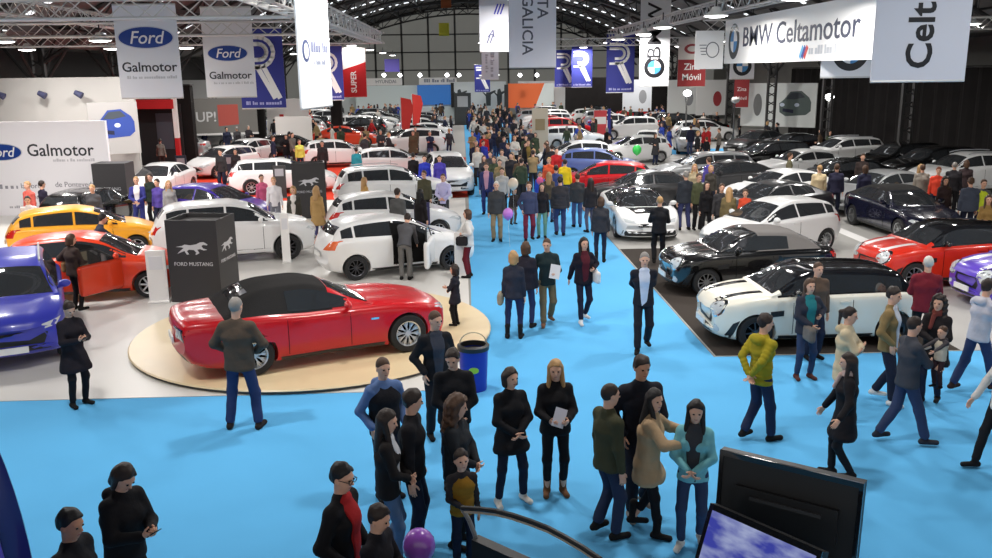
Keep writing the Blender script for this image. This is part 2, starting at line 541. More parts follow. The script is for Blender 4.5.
        for q in (1, -1):
            c(sh[q] - side * q * .05 - t * .03, sh[q] - t * .015, .066 + b * .4, .055 + b * .4, .04)
            c(sh[q], el[q], .056 + b * .6, .050 + b * .6, .03, rip=rp)
            c(el[q], wr[q] - hd[q] * .015, .050 + b * .6, .041 + b * .4, .02, rip=rp)
        if collar:
            c(neck - t * .075, neck - t * .035, .082, .074, .02, side, 1.12)
        if hood:
            c(neck - fwt * .10 - t * .05 - side * .05, neck - fwt * .10 - t * .05 + side * .05, .065, .065, .03)
        f.plane(S(hem - t * .035 if kind != 'coat' else V(0, 0, coat_z - .05)), -t if kind != 'coat' else V(0, 0, -1))
        f.noise(.0028 * s, 27 / s, PCOUNT[0] * .7)
        nm = {'jacket': 'jacket', 'coat': 'coat', 'shirt': 'shirt', 'sweater': 'sweater'}[kind]
        link(nm, np_mesh([f.net()], nm), cloth(*top), root)
    if vest:
        f = Field(lo, hi, vc)
        c(hem, P + t * .13, .135 + b, .128 + b, .03, side, 1.33, rip=rp); c(P + t * .13, chest, .128 + b, .14 + b, .04, side, 1.3, rip=rp)
        c(chest, P + t * .49, .136 + b, .085, .04, side, 1.45)
        f.plane(S(hem - t * .03), -t)
        link('vest', np_mesh([f.net()], 'vest'), cloth(*vest), root)
    if shirt:
        f = Field(lo, hi, vc * .8)
        c(hem - t * .01, P + t * .13, .126 + b, .119 + b, .03, side, 1.33); c(P + t * .13, chest, .119 + b, .134 + b, .04, side, 1.31)
        c(chest, P + t * .53, .131 + b, .088, .04, side, 1.3)
        for a_, o_ in ((1, .062), (-1, .062)):
            f.plane(S(P + side * a_ * o_ + t * .1), unit(side * a_ - t * .10 * 1))
        f.plane(S(P - fwt * -.04), -fwt)
        f.plane(S(hem - t * .02), -t)
        link('shirt_front', np_mesh([f.net()], 'shirt'), cloth(*shirt), root)
    if scarf:
        f = Field(S(neck) - .3, S(neck) + .3, .011)
        c(neck - t * .02, neck + t * .015, .082, .085, .02, side, 1.1)
        c(neck + fwt * .09 - t * .03 + side * .03, chest + fwt * .16 + side * .05, .036, .03, .02)
        link('scarf', np_mesh([f.net()], 'scarf'), cloth(*scarf), root)
    root['wr'] = [float(v) for v in S(wr[1])] + [float(v) for v in S(wr[-1])]
    if label: tag(root, label, 'person', group)
    return root
def wrist_world(p, q=1):
    w = list(p['wr'])[0:3] if q == 1 else list(p['wr'])[3:6]
    return Matrix.Translation(p.location) @ Matrix.Rotation(p.rotation_euler.z, 4, 'Z') @ Vector(w)
# ------------------------------------------------------------------ cars
GLASS = mat('car_glass', (0.028, 0.031, 0.035), 0.05, spec=1.0, coat=.6)
BLACK = mat('black_plastic', (0.012, 0.012, 0.013), 0.45)
GLOSSBLACK = mat('gloss_black', (0.008, 0.008, 0.010), 0.08, coat=1.0)
UNDER = mat('arch_black', (0.008, 0.008, 0.008), 0.9, spec=0.1)
TYRE = mat('tyre_rubber', (0.013, 0.013, 0.014), 0.75, bump=(40, .2))
RIM = mat('rim_alloy', (0.62, 0.63, 0.65), 0.28, 0.9)
RIMDARK = mat('rim_dark', (0.09, 0.09, 0.10), 0.3, 0.8)
CHROME = mat('chrome', (0.8, 0.8, 0.82), 0.08, 1.0)
LAMP = mat('headlight_lens', (0.55, 0.58, 0.60), 0.12, 0.0, coat=0.5)
TAIL = mat('taillight_lens', (0.55, 0.02, 0.015), 0.15, coat=1.0)
TAILOR = mat('taillight_amber', (0.80, 0.16, 0.05), 0.15, coat=1.0)
PLATE = plain(228, 228, 226, .4)
CANVAS = mat('soft_top_canvas', (0.022, 0.021, 0.021), 0.9, spec=0.15, bump=(60, .3))
CANVASG = mat('grey_canvas', (0.16, 0.15, 0.145), 0.9, spec=0.15, bump=(60, .3))

def pchip(pts):
    x = np.array([p[0] for p in pts], float); y = np.array([p[1] for p in pts], float)
    h = np.diff(x); dl = np.diff(y) / h
    m = np.zeros(len(x))
    for i in range(1, len(x) - 1):
        if dl[i - 1] * dl[i] > 0:
            w1, w2 = 2 * h[i] + h[i - 1], h[i] + 2 * h[i - 1]
            m[i] = (w1 + w2) / (w1 / dl[i - 1] + w2 / dl[i])
    m[0], m[-1] = dl[0], dl[-1]
    def f(q):
        q = np.clip(q, x[0], x[-1]); i = np.clip(np.searchsorted(x, q) - 1, 0, len(x) - 2)
        t = (q - x[i]) / h[i]
        return ((1 + 2 * t) * (1 - t) ** 2) * y[i] + t * (1 - t) ** 2 * h[i] * m[i] + t * t * (3 - 2 * t) * y[i + 1] + t * t * (t - 1) * h[i] * m[i + 1]
    return f
SMOOTH = lambda a, b, x: (lambda t: t * t * (3 - 2 * t))(min(1, max(0, (x - a) / (b - a))))

# u = metres behind the front bumper, z = height
CARS = {}
CARS['hatch'] = dict(L=4.1, W=1.74, wb=2.52, fo=.82, r=.315,
    zc=[(0, .60), (.06, .68), (.3, .82), (1.0, .99), (3.6, 1.0), (3.95, .97), (4.06, .86), (4.1, .74)],
    zs=[(0, .58), (.08, .66), (.35, .76), (1.0, .90), (3.5, 1.02), (3.95, .94), (4.06, .84), (4.1, .73)],
    zr=[(.98, .98), (1.85, 1.40), (2.35, 1.475), (3.1, 1.45), (3.62, 1.36), (3.80, 1.24), (4.0, .98)],
    hw=[(0, .66), (.12, .74), (.45, .82), (.9, .86), (3.3, .87), (3.8, .82), (4.1, .70)],
    zb=[(0, .36), (.06, .24), (.5, .17), (3.5, .18), (4.0, .26), (4.1, .42)], wr=.56, win=[(1.25, 2.30), (2.36, 3.32), (3.38, 3.66)], ws=(1.02, 1.80), rw=(3.66, 3.93))
CARS['suv'] = dict(L=4.4, W=1.84, wb=2.65, fo=.86, r=.36,
    zc=[(0, .76), (.06, .86), (.3, 1.0), (1.1, 1.12), (3.8, 1.13), (4.25, 1.08), (4.36, .95), (4.4, .82)],
    zs=[(0, .74), (.08, .84), (.35, .94), (1.0, 1.04), (3.7, 1.14), (4.25, 1.05), (4.36, .93), (4.4, .81)],
    zr=[(1.08, 1.1), (1.85, 1.55), (2.4, 1.64), (3.5, 1.62), (3.95, 1.54), (4.15, 1.36), (4.3, 1.08)],
    hw=[(0, .72), (.12, .80), (.45, .88), (.9, .91), (3.6, .92), (4.1, .87), (4.4, .76)],
    zb=[(0, .42), (.06, .30), (.5, .22), (3.7, .22), (4.3, .32), (4.4, .5)], wr=.60, win=[(1.35, 2.4), (2.46, 3.35), (3.41, 3.92)], ws=(1.12, 1.80), rw=(3.98, 4.22))
CARS['wagon'] = dict(L=4.6, W=1.80, wb=2.75, fo=.86, r=.33,
    zc=[(0, .60), (.06, .68), (.3, .80), (1.15, .98), (4.0, 1.0), (4.45, .97), (4.56, .86), (4.6, .74)],
    zs=[(0, .58), (.08, .66), (.35, .76), (1.1, .91), (3.9, 1.01), (4.45, .94), (4.56, .84), (4.6, .73)],
    zr=[(1.12, .97), (2.0, 1.39), (2.5, 1.46), (3.7, 1.44), (4.12, 1.38), (4.3, 1.22), (4.5, .97)],
    hw=[(0, .68), (.12, .76), (.45, .84), (.9, .88), (3.8, .89), (4.3, .83), (4.6, .72)],
    zb=[(0, .36), (.06, .24), (.5, .17), (4.0, .18), (4.5, .26), (4.6, .42)], wr=.57, win=[(1.42, 2.5), (2.56, 3.45), (3.51, 4.12)], ws=(1.17, 1.93), rw=(4.15, 4.43))
CARS['sedan'] = dict(L=4.6, W=1.82, wb=2.8, fo=.80, r=.33,
    zc=[(0, .58), (.06, .66), (.3, .78), (1.25, .95), (3.9, 1.03), (4.4, 1.02), (4.56, .92), (4.6, .74)],
    zs=[(0, .56), (.08, .64), (.35, .75), (1.1, .88), (3.8, .99), (4.4, .95), (4.56, .86), (4.6, .72)],
    zr=[(1.22, .95), (2.05, 1.35), (2.6, 1.42), (3.2, 1.38), (3.7, 1.22), (4.05, 1.035)],
    hw=[(0, .68), (.12, .76), (.45, .85), (.9, .89), (3.8, .90), (4.3, .83), (4.6, .72)],
    zb=[(0, .36), (.06, .22), (.5, .16), (4.0, .17), (4.5, .26), (4.6, .40)], wr=.55, win=[(1.5, 2.55), (2.61, 3.50)], ws=(1.28, 1.98), rw=(3.30, 3.98))
CARS['mustang'] = dict(L=4.78, W=1.92, wb=2.72, fo=.88, r=.35,
    zc=[(0, .66), (.05, .74), (.25, .84), (1.5, .985), (3.5, 1.0), (4.55, 1.03), (4.74, 1.0), (4.78, .84)],
    zs=[(0, .64), (.06, .72), (.3, .80), (1.3, .92), (2.6, .94), (3.5, .99), (4.5, .97), (4.74, .93), (4.78, .82)],
    zr=[(1.52, .985), (2.24, 1.325), (2.70, 1.415), (3.20, 1.405), (3.66, 1.30), (4.02, 1.02)],
    hw=[(0, .72), (.10, .80), (.4, .89), (.95, .94), (2.2, .92), (3.5, .955), (4.3, .92), (4.78, .82)],
    zb=[(0, .34), (.06, .20), (.6, .16), (4.1, .18), (4.65, .30), (4.78, .48)], wr=.56, win=[(1.92, 2.98)], ws=(1.56, 2.20), rw=(3.56, 3.84))
CARS['mini'] = dict(L=3.95, W=1.73, wb=2.55, fo=.78, r=.32,
    zc=[(0, .70), (.06, .80), (.25, .90), (1.05, 1.0), (3.5, 1.01), (3.82, .98), (3.92, .86), (3.95, .74)],
    zs=[(0, .66), (.08, .76), (.35, .84), (1.0, .93), (3.4, .99), (3.82, .94), (3.92, .84), (3.95, .73)],
    zr=[(1.03, 1.0), (1.55, 1.345), (1.95, 1.43), (3.0, 1.40), (3.45, 1.35), (3.62, 1.24), (3.85, .99)],
    hw=[(0, .68), (.10, .76), (.35, .83), (.85, .86), (3.3, .865), (3.7, .82), (3.95, .72)],
    zb=[(0, .34), (.06, .23), (.5, .16), (3.4, .17), (3.85, .27), (3.95, .42)], wr=.60, win=[(1.24, 3.46)], ws=(1.07, 1.50), rw=(3.50, 3.78))
CARS['minicab'] = dict(CARS['mini'], zr=[(1.03, 1.0), (1.55, 1.33), (1.95, 1.41), (2.7, 1.39), (3.15, 1.26), (3.45, 1.02)], win=[(1.24, 2.66)], rw=(3.0, 3.36))
CARS['i8'] = dict(L=4.69, W=1.94, wb=2.8, fo=.98, r=.35,
    zc=[(0, .52), (.05, .58), (.3, .70), (1.25, .90), (3.6, .98), (4.45, 1.0), (4.65, .95), (4.69, .75)],
    zs=[(0, .50), (.06, .57), (.4, .72), (1.1, .86), (2.4, .82), (3.6, .98), (4.4, .92), (4.65, .86), (4.69, .74)],
    zr=[(1.2, .89), (2.15, 1.24), (2.7, 1.29), (3.3, 1.24), (4.2, 1.02)],
    hw=[(0, .74), (.10, .84), (.4, .93), (1.0, .96), (2.3, .93), (3.6, .97), (4.3, .95), (4.69, .84)],
    zb=[(0, .30), (.06, .17), (.6, .13), (4.1, .15), (4.6, .28), (4.69, .48)], wr=.52, win=[(1.7, 3.1)], ws=(1.24, 2.10), rw=(3.3, 4.1))

def car_shell(sp, roofmat):
    """lofted body with true wheel arches; returns (body, arches, roof) meshes"""
    L = sp['L']
    F = {k: pchip(sp[k]) for k in ('zc', 'zs', 'zr', 'hw', 'zb')}
    u0, u4 = sp['zr'][0][0], sp['zr'][-1][0]
    hr = max(z for _, z in sp['zr'])
    us = sorted(set([0, .012, .03, .06, .1, .15] + [L - q for q in (0, .012, .03, .06, .1, .15)] + list(np.round(np.linspace(.2, L - .2, 64), 4))))
    rows = []
    for u in us:
        hw, zs, zc, zb = F['hw'](u), F['zs'](u), F['zc'](u), F['zb'](u)
        inside = u0 < u < u4
        zt = max(F['zr'](u), zc) if inside else zc
        f = min(1.0, max(0.0, (zt - zs - .05) / (hr - zs - .05))) if inside else 0.0
        y6 = hw * .915
        wr = y6 + (sp['wr'] - y6) * f ** .85
        if f <= 0: wr = y6 * .80
        z6 = zs + .02
        zrail = zt - .07 * f - (1 - f) * (zt - z6) * .28
        P = [(0, zb), (hw * .55, zb), (hw * .88, zb + .012), (hw * .975, zb + .09), (hw, zb + .42 * (zs - zb)), (hw * .992, zs - .10), (hw * .955, zs - .015), (y6, z6)]
        g = f ** .5
        P += [(y6 + (wr - y6) * (.5) , z6 + (zrail - z6) * .5),
              (wr + .0, zrail),
              (wr * (.86 if f > 0 else .72), zrail + (zt - zrail) * .62),
              (wr * .45, zt - .012 * (1 if f > 0 else 1)), (0, zt)]
        rows.append(P)
    # half section refined
    def refine(P):
        Q = []
        P = [(-P[1][0], P[1][1])] + P + [(-P[-2][0], P[-2][1])]
        for i in range(1, len(P) - 2):
            a, b, c, d = [np.array(P[j]) for j in (i - 1, i, i + 1, i + 2)]
            for q in range(3):
                t = q / 3
                Q.append(.5 * (2 * b + (c - a) * t * .8 + (2 * a * .8 - 2 * b * .8 + 0 * d + (c - b) * 3 * 2 - (c - b) * 6 + 0) * 0 + 0) if False else
                         (lambda m0, m1: ((2 * t**3 - 3 * t**2 + 1) * b + (t**3 - 2 * t**2 + t) * m0 + (-2 * t**3 + 3 * t**2) * c + (t**3 - t**2) * m1))(.38 * (c - a), .38 * (d - b)))
        Q.append(np.array(P[-2]))
        return Q
    half = [refine(P) for P in rows]
    n = len(half[0])
    vs, fs, mi = [], [], []
    kf, kr = sp.get('kf', .22), sp.get('kr', .16)
    for u, Q in zip(us, half):
        full = [(y, z) for y, z in Q] + [(-y, z) for y, z in Q[-2:0:-1]]
        for y, z in full:
            a = (abs(y) / (sp['W'] / 2)) ** 2.2
            uu = u + kf * a * (1 - SMOOTH(0, .9, u)) - kr * a * SMOOTH(L - .8, L, u)
            if u0 - .05 < u < u4 + .1 and z > F['zs'](u) + .06: uu += .09 * (abs(y) / .6) ** 2 * (1 - SMOOTH(1.8, 2.4, u)) * SMOOTH(u0 - .05, u0 + .3, u)
            vs.append((L / 2 - uu, y, z))
    m = 2 * n - 2
    for i in range(len(us) - 1):
        um = (us[i] + us[i + 1]) / 2
        for j in range(m):
            k = (j + 1) % m
            fs.append((i * m + j, i * m + k, (i + 1) * m + k, (i + 1) * m + j))
            jj = min(j, m - 1 - j)
            roof = roofmat is not None and jj >= 21 and sp['roofu'][0] < um < sp['roofu'][1]
            mi.append(2 if roof else 0)
    fs.append(tuple(range(m))[::-1]); mi.append(0)
    fs.append(tuple(range((len(us) - 1) * m, len(us) * m))); mi.append(0)
    me = mesh_from(vs, fs, 'shell')
    me.polygons.foreach_set('material_index', mi)
    for q in (BLACK, UNDER, CANVAS): me.materials.append(q)
    bm = bmesh.new(); bm.from_mesh(me); bmesh.ops.recalc_face_normals(bm, faces=bm.faces); bm.to_mesh(me)
    bvh = BVHTree.FromBMesh(bm); bm.free()
    o = link('shell', me)
    cut = MB()
    r = sp['r']
    for xw in (L / 2 - sp['fo'], L / 2 - sp['fo'] - sp['wb']):
        for s in (1, -1):
            cut.lathe([(0, s * (sp['W'] / 2 - .30)), (r * 1.13, s * (sp['W'] / 2 - .30)), (r * 1.13, s * (sp['W'] / 2 + .2)), (0, s * (sp['W'] / 2 + .2))], 28, (xw, 0, r * 1.0), 'y')
    co = cut.build('cut', [BLACK, UNDER])
    bm = bmesh.new(); bm.from_mesh(co.data); bmesh.ops.remove_doubles(bm, verts=bm.verts, dist=1e-5); bmesh.ops.recalc_face_normals(bm, faces=bm.faces)
    for f in bm.faces: f.material_index = 1
    bm.to_mesh(co.data); bm.free()
    md = o.modifiers.new('b', 'BOOLEAN'); md.object = co; md.operation = 'DIFFERENCE'; md.solver = 'EXACT'
    dg = bpy.context.evaluated_depsgraph_get()
    res = bpy.data.meshes.new_from_object(o.evaluated_get(dg))
    bpy.data.objects.remove(o); bpy.data.objects.remove(co)
    out = []
    for ks in ((0, 1), (2,)):
        bm = bmesh.new(); bm.from_mesh(res)
        bmesh.ops.delete(bm, geom=[f for f in bm.faces if f.material_index not in ks], context='FACES')
        if not bm.faces: out.append(None); bm.free(); continue
        if 2 in ks:
            for f in bm.faces: f.material_index = 0
        q = bpy.data.meshes.new('p'); bm.to_mesh(q); bm.free()
        q.materials.clear()
        q.polygons.foreach_set('use_smooth', [True] * len(q.polygons)); q.set_sharp_from_angle(angle=R(38))
        out.append(q)
    return out, bvh, F

def patch(bvh, poly, M, off=.005, maxlen=.12, thick=.012):
    """panel cut to an outline and pressed on the body: M maps (x,y,0) of the outline to space, -z of M is the pressing direction"""
    bm = bmesh.new()
    vs = [bm.verts.new((x, y, 0)) for x, y in poly]
    bm.faces.new(vs)
    bmesh.ops.triangulate(bm, faces=bm.faces)
    for _ in range(6):
        es = [e for e in bm.edges if e.calc_length() > maxlen]
        if not es: break
        bmesh.ops.subdivide_edges(bm, edges=es, cuts=1)
        bmesh.ops.triangulate(bm, faces=[f for f in bm.faces if len(f.verts) > 3])
    d = (M.to_3x3() @ Vector((0, 0, -1))).normalized()
    for v in bm.verts:
        p = M @ v.co
        loc, nrm, _, dist = bvh.ray_cast(p, d)
        if loc is None:
            loc, nrm, _, dist = bvh.find_nearest(p)
        if loc is None: continue
        if nrm.dot(d) > 0: nrm = -nrm
        v.co = loc + nrm * off
    bd = [e for e in bm.edges if e.is_boundary]
    ex = bmesh.ops.extrude_edge_only(bm, edges=bd)
    for v in [g for g in ex['geom'] if isinstance(g, bmesh.types.BMVert)]: v.co = v.co + d * thick
    bmesh.ops.recalc_face_normals(bm, faces=bm.faces)
    me = bpy.data.meshes.new('patch'); bm.to_mesh(me); bm.free()
    me.polygons.foreach_set('use_smooth', [True] * len(me.polygons)); me.set_sharp_from_angle(angle=R(40))
    return me

def wheel_meshes(r, w, spokes, style=0):
    t = MB().lathe([(r * .66, -w / 2), (r * .93, -w / 2), (r * .985, -w * .38), (r, -w * .15), (r, w * .15), (r * .985, w * .38), (r * .93, w / 2), (r * .66, w / 2)], 32, axis='y', close=True)
    me = mesh_from(t.v, t.f, 'tyre', 50)
    b = MB().lathe([(r * .60, w * .42), (r * .70, w * .50), (r * .70, -w * .3), (r * .60, -w * .3)], 32, axis='y', close=True)
    b.lathe([(0, w * .36), (r * .13, w * .36), (r * .15, w * .30), (r * .15, 0), (0, 0)], 16, axis='y')
    for i in range(spokes):
        a = 2 * math.pi * i / spokes
        M = Matrix.Rotation(a, 3, 'Y')
        b.box(M @ Vector((r * .37, w * .29, 0)), (r * .52, w * .16, r * (.11 if spokes < 8 else .065)), M)
        if style:
            for dv in (-1, 1):
                M2 = Matrix.Rotation(a + dv * .16, 3, 'Y')
                b.box(M2 @ Vector((r * .50, w * .27, 0)), (r * .30, w * .12, r * .045), Matrix.Rotation(a + dv * .35, 3, 'Y'))
    bk = MB().lathe([(0, -w * .1), (r * .62, -w * .1), (r * .62, -w * .25), (0, -w * .25)], 24, axis='y')
    return me, mesh_from(b.v, b.f, 'rim', 30), mesh_from(bk.v, bk.f, 'brake')

def mx(o, xa, ya):
    """matrix with origin o and 2-D axes xa, ya"""
    xa, ya = Vector(xa).normalized(), Vector(ya).normalized()
    z = xa.cross(ya)
    M = Matrix.Identity(4)
    for i in range(3): M[i][0], M[i][1], M[i][2], M[i][3] = xa[i], ya[i], z[i], o[i]
    return M

def make_car(kind, col, name='car', roof=None, roofu=None, detail=2, rim=RIM, spokes=10, face='generic', tail=TAIL, plate=True, extras=None, rimstyle=0, pillars=None):
    sp = dict(CARS[kind])
    sp['roofu'] = roofu or (sp['zr'][0][0] + .1, sp['zr'][-1][0])
    (body, roofm), bvh, F = car_shell(sp, roof)
    L, W, r = sp['L'], sp['W'], sp['r']
    root = empty(name)
    link('body', body, [col, UNDER], root)
    if roofm: link('roof' if roof is not CANVAS and roof is not CANVASG else 'soft_top', roofm, roof, root)
    X = lambda u: L / 2 - u
    side = {1: mx((0, 2.5, 0), (-1, 0, 0), (0, 0, 1)), -1: mx((0, -2.5, 0), (1, 0, 0), (0, 0, 1))}
    front = mx((L / 2 + 1, 0, 0), (0, 1, 0), (0, 0, 1))
    back = mx((-L / 2 - 1, 0, 0), (0, -1, 0), (0, 0, 1))
    top = mx((0, 0, 3), (1, 0, 0), (0, 1, 0))
    def sidep(s, pts): return [(-s * X(u), z) for u, z in (pts if s == 1 else pts)]
    hr = max(z for _, z in sp['zr'])
    def rail(u):
        zt, zs = max(F['zr'](u), F['zc'](u)), F['zs'](u)
        f = min(1, max(0, (zt - zs - .05) / (hr - zs - .05)))
        return zt - .07 * f - (1 - f) * (zt - zs - .02) * .28 - .035
    # windows
    for (ua, ub) in sp['win']:
        us = np.linspace(ua, ub, 12)
        lo = [(u, F['zs'](u) + .045) for u in us]
        hi = [(u, max(rail(u), F['zs'](u) + .05)) for u in us]
        poly = lo + hi[::-1]
        for s in (1, -1):
            pp = [(-s * X(u), z) for u, z in poly]
            link('side_window', patch(bvh, pp, side[s], .006), GLASS, root)
    def glasspane(nm, ua, ub, fa, fb, m=GLASS):
        za, zb_ = F['zr'](ua), F['zr'](ub)
        p0, p1 = Vector((X(ua), 0, za)), Vector((X(ub), 0, zb_))
        up = (p1 - p0); h = up.length; up.normalize()
        ya = Vector((0, 1, 0)) if nm == 'windshield' else Vector((0, -1, 0))
        nrm = ya.cross(up)
        if nrm.z < 0: nrm = -nrm; ya = -ya
        M = mx(p0 + nrm * 1.2, ya, up)
        wa, wb = fa, fb
        poly = [(-wa, .0), (-wa * .5, -.0), (0, 0), (wa * .5, 0), (wa, 0), (wb, h), (0, h), (-wb, h)]
        link(nm, patch(bvh, poly, M, .006), m, root)
    hwm = F['hw'](sp['ws'][0])
    glasspane('windshield', *sp['ws'], hwm * .80, sp['wr'] - .035)
    hwr = F['hw'](sp['rw'][1])
    if kind in ('sedan', 'mustang', 'minicab', 'i8'): glasspane('rear_window', sp['rw'][1], sp['rw'][0], hwr * (.62 if kind != 'mustang' else .46), sp['wr'] - (.07 if kind != 'mustang' else .16))
    else:
        z1, z0 = F['zr'](sp['rw'][0]) - .03, F['zr'](sp['rw'][1]) + .06
        link('rear_window', patch(bvh, [(-.60, z0), (.60, z0), (.52, z1), (-.52, z1)], back, .006), GLASS, root)
    # wheels
    tm, rm, bk = wheel_meshes(r, .22, spokes, rimstyle)
    for i, xw in enumerate((L / 2 - sp['fo'], L / 2 - sp['fo'] - sp['wb'])):
        for s in (1, -1):
            w = link('wheel', tm if not tm.materials else tm, None, root)
            if not tm.materials: tm.materials.append(TYRE)
            w.location = (xw, s * (W / 2 - .135), r)
            w.rotation_euler = (0, .2 * i + .1 * s, 0 if s == 1 else math.pi)
            q = link('rim', rm, None, w)
            if not rm.materials: rm.materials.append(rim)
            if detail > 1:
                if not bk.materials: bk.materials.append(UNDER)
                link('brake_disc', bk, None, w)
    P2 = lambda nm, pts, M, m, off=.006: link(nm, patch(bvh, pts, M, off), m, root)
    zn = F['zc'](0.02)
    # front
    if face == 'mini':
        for s in (1, -1):
            P2('headlight_ring', [(x * s, z) for x, z in ellipse(.165, .155, 24, .545, zn - .01)], front, CHROME, .006)
            P2('headlight', [(x * s, z) for x, z in ellipse(.135, .125, 24, .545, zn - .01)], front, LAMP, .014)
        P2('grille', [(-.36, .42), (.36, .42), (.42, .52), (.34, .66), (-.34, .66), (-.42, .52)], front, BLACK, .008)
        P2('lower_grille', [(-.45, .27), (.45, .27), (.5, .36), (-.5, .36)], front, BLACK, .006)
    elif face == 'i8':
        for s in (1, -1): P2('headlight', [(.42 * s, .56), (.80 * s, .60), (.86 * s, .70), (.5 * s, .63)], front, LAMP, .006)
        for s in (1, -1): P2('grille', [(.05 * s, .44), (.36 * s, .46), (.40 * s, .55), (.06 * s, .56)], front, GLOSSBLACK, .006)
        P2('lower_grille', [(-.85, .20), (.85, .20), (.80, .36), (.42, .33), (-.42, .33), (-.80, .36)], front, BLACK, .006)
        P2('bonnet_panel', [(X(.62), -.36), (X(.62), .36), (X(1.18), .60), (X(1.18), -.60)], top, GLOSSBLACK, .005)
    elif face == 'suv':
        for s in (1, -1): P2('headlight', [(.42 * s, zn - .10), (.72 * s, zn - .04), (.80 * s, zn + .06), (.50 * s, zn + .0)], front, LAMP, .008)
        P2('grille', [(-.50, zn - .34), (.50, zn - .34), (.58, zn - .14), (.46, zn - .10), (-.46, zn - .10), (-.58, zn - .14)], front, BLACK, .008)
        P2('lower_grille', [(-.6, .36), (.6, .36), (.52, .44), (-.52, .44)], front, BLACK, .006)
    else:
        for s in (1, -1): P2('headlight', [(.34 * s, zn - .10), (.62 * s, zn - .09), (.80 * s, zn + .05), (.74 * s, zn + .10), (.46 * s, zn + .03)], front, LAMP, .008)
        P2('grille', [(-.44, .34), (.44, .34), (.50, .44), (.34, .54), (-.34, .54), (-.50, .44)], front, BLACK, .008)
        if detail > 1: P2('upper_grille', [(-.30, zn - .075), (.30, zn - .075), (.28, zn - .03), (-.28, zn - .03)], front, BLACK, .006)
    # rear
    zt = F['zs'](L - .1)
    if kind in ('hatch', 'suv', 'wagon'):
        for s in (1, -1): P2('taillight', [(.44 * s, zt - .14), (.76 * s, zt - .12), (.78 * s, zt + .10), (.66 * s, zt + .10)], back, tail, .008)
    elif kind == 'mustang':
        for s in (1, -1):
            P2('taillight_panel', [(.30 * s, .70), (.80 * s, .70), (.82 * s, .90), (.30 * s, .90)], back, GLOSSBLACK, .004)
            for k in range(3): P2('taillight', [((.36 + .13 * k) * s, .73), ((.45 + .13 * k) * s, .73), ((.43 + .13 * k) * s, .87), ((.34 + .13 * k) * s, .87)], back, LAMP, .012)
    else:
        for s in (1, -1): P2('taillight', [(.40 * s, zt - .12), (.76 * s, zt - .12), (.78 * s, zt), (.44 * s, zt + .01)], back, tail, .008)
    if plate:
        b = MB().box((L / 2 - .015 + .02, 0, .40), (.03, .5, .11)); b.build('number_plate', PLATE, root)
    b = MB().box((-L / 2 - .005, 0, .62 if kind != 'suv' else .75), (.03, .5, .11)); b.build('number_plate', PLATE, root)
    # mirrors
    um = sp['ws'][0] + .42
    for s in (1, -1):
        f = Field((X(um) - .2, -.25 + s * (W / 2 - .02), F['zs'](um) - .1), (X(um) + .2, .25 + s * (W / 2 - .02), F['zs'](um) + .25), .016)
        f.ell((X(um), s * (W / 2 + .02), F['zs'](um) + .10), (.065, .11, .075), None, .01)
        f.cone((X(um) + .02, s * (W / 2 - .14), F['zs'](um) + .03), (X(um), s * (W / 2 - .02), F['zs'](um) + .07), .025, .03, .02)
        link('mirror', np_mesh([f.net()], 'mirror'), col if pillars is None else pillars, root)
    if detail > 1:
        for s in (1, -1):
            w_ = sp['win'][0]
            ud = w_[1] + .02 if len(sp['win']) > 1 else sp['ws'][0] + 1.45
            for ul in (sp['ws'][0] + .36, ud):
                P2('door_seam', [(-s * X(ul), .30), (-s * X(ul + .012), .30), (-s * X(ul + .012), F['zs'](ul) - .0), (-s * X(ul), F['zs'](ul) - .0)], side[s], UNDER, .002)
            P2('door_handle', [(-s * X(ud - .24), F['zs'](ud) - .13), (-s * X(ud - .06), F['zs'](ud) - .13), (-s * X(ud - .06), F['zs'](ud) - .095), (-s * X(ud - .24), F['zs'](ud) - .095)], side[s], col, .022)
            P2('sill', [(-s * X(sp['fo'] + r * 1.25), .20), (-s * X(sp['fo'] + sp['wb'] - r * 1.25), .20), (-s * X(sp['fo'] + sp['wb'] - r * 1.25), .27), (-s * X(sp['fo'] + r * 1.25), .27)], side[s], BLACK, .006)
    ctx = dict(root=root, bvh=bvh, F=F, X=X, side=side, front=front, back=back, top=top, P=P2, sp=sp)
    if extras: extras(ctx)
    return root
CARTMP = {}
def put_car(root, loc, head, label, group=None, cat='car'):
    root.location = (loc[0], loc[1], loc[2] if len(loc) > 2 else 0)
    root.rotation_euler = (0, 0, R(90 - head))
    return tag(root, label, cat, group)
def recolor(root, col, name='body'):
    for ch in root.children:
        if ch.name.split('.')[0] in ('body', 'mirror', 'door_handle', 'door') and ch.material_slots:
            ch.material_slots[0].link = 'OBJECT'
            ch.material_slots[0].material = col
# ------------------------------------------------------------------ the hall
PLACED = []; POINTS = []
CARPET = mat('blue_carpet', s2l(96, 178, 230), 0.95, spec=0.1, noise=(1.2, 0.05), bump=(160, .25))
WFLOOR = mat('white_stand_floor', s2l(216, 213, 208), 0.35, spec=0.4, noise=(.5, 0.03))
GFLOOR = mat('grey_stand_floor', s2l(176, 174, 170), 0.5, noise=(.6, 0.05))
CONC = mat('concrete', s2l(140, 138, 134), 0.7, noise=(.4, 0.1))
REDC = mat('red_carpet', s2l(214, 66, 46), 0.95, spec=0.1, bump=(160, .25))
DARKF = mat('charcoal_carpet', s2l(66, 60, 56), 0.9, spec=0.1)
WOOD = mat('pale_wood', s2l(226, 204, 164), 0.35, noise=(2.5, 0.06))
ROOFM = mat('dark_roof', s2l(104, 102, 100), 0.9, noise=(.8, .35))
STEELD = mat('dark_steel', s2l(44, 43, 43), 0.6)
STEELM = mat('mid_steel', s2l(92, 91, 90), 0.6)
ALU = mat('aluminium_truss', s2l(205, 203, 200), 0.4, 0.2)
WHITEP = plain(240, 238, 236, .6)
OFFW = plain(214, 210, 205, .7)
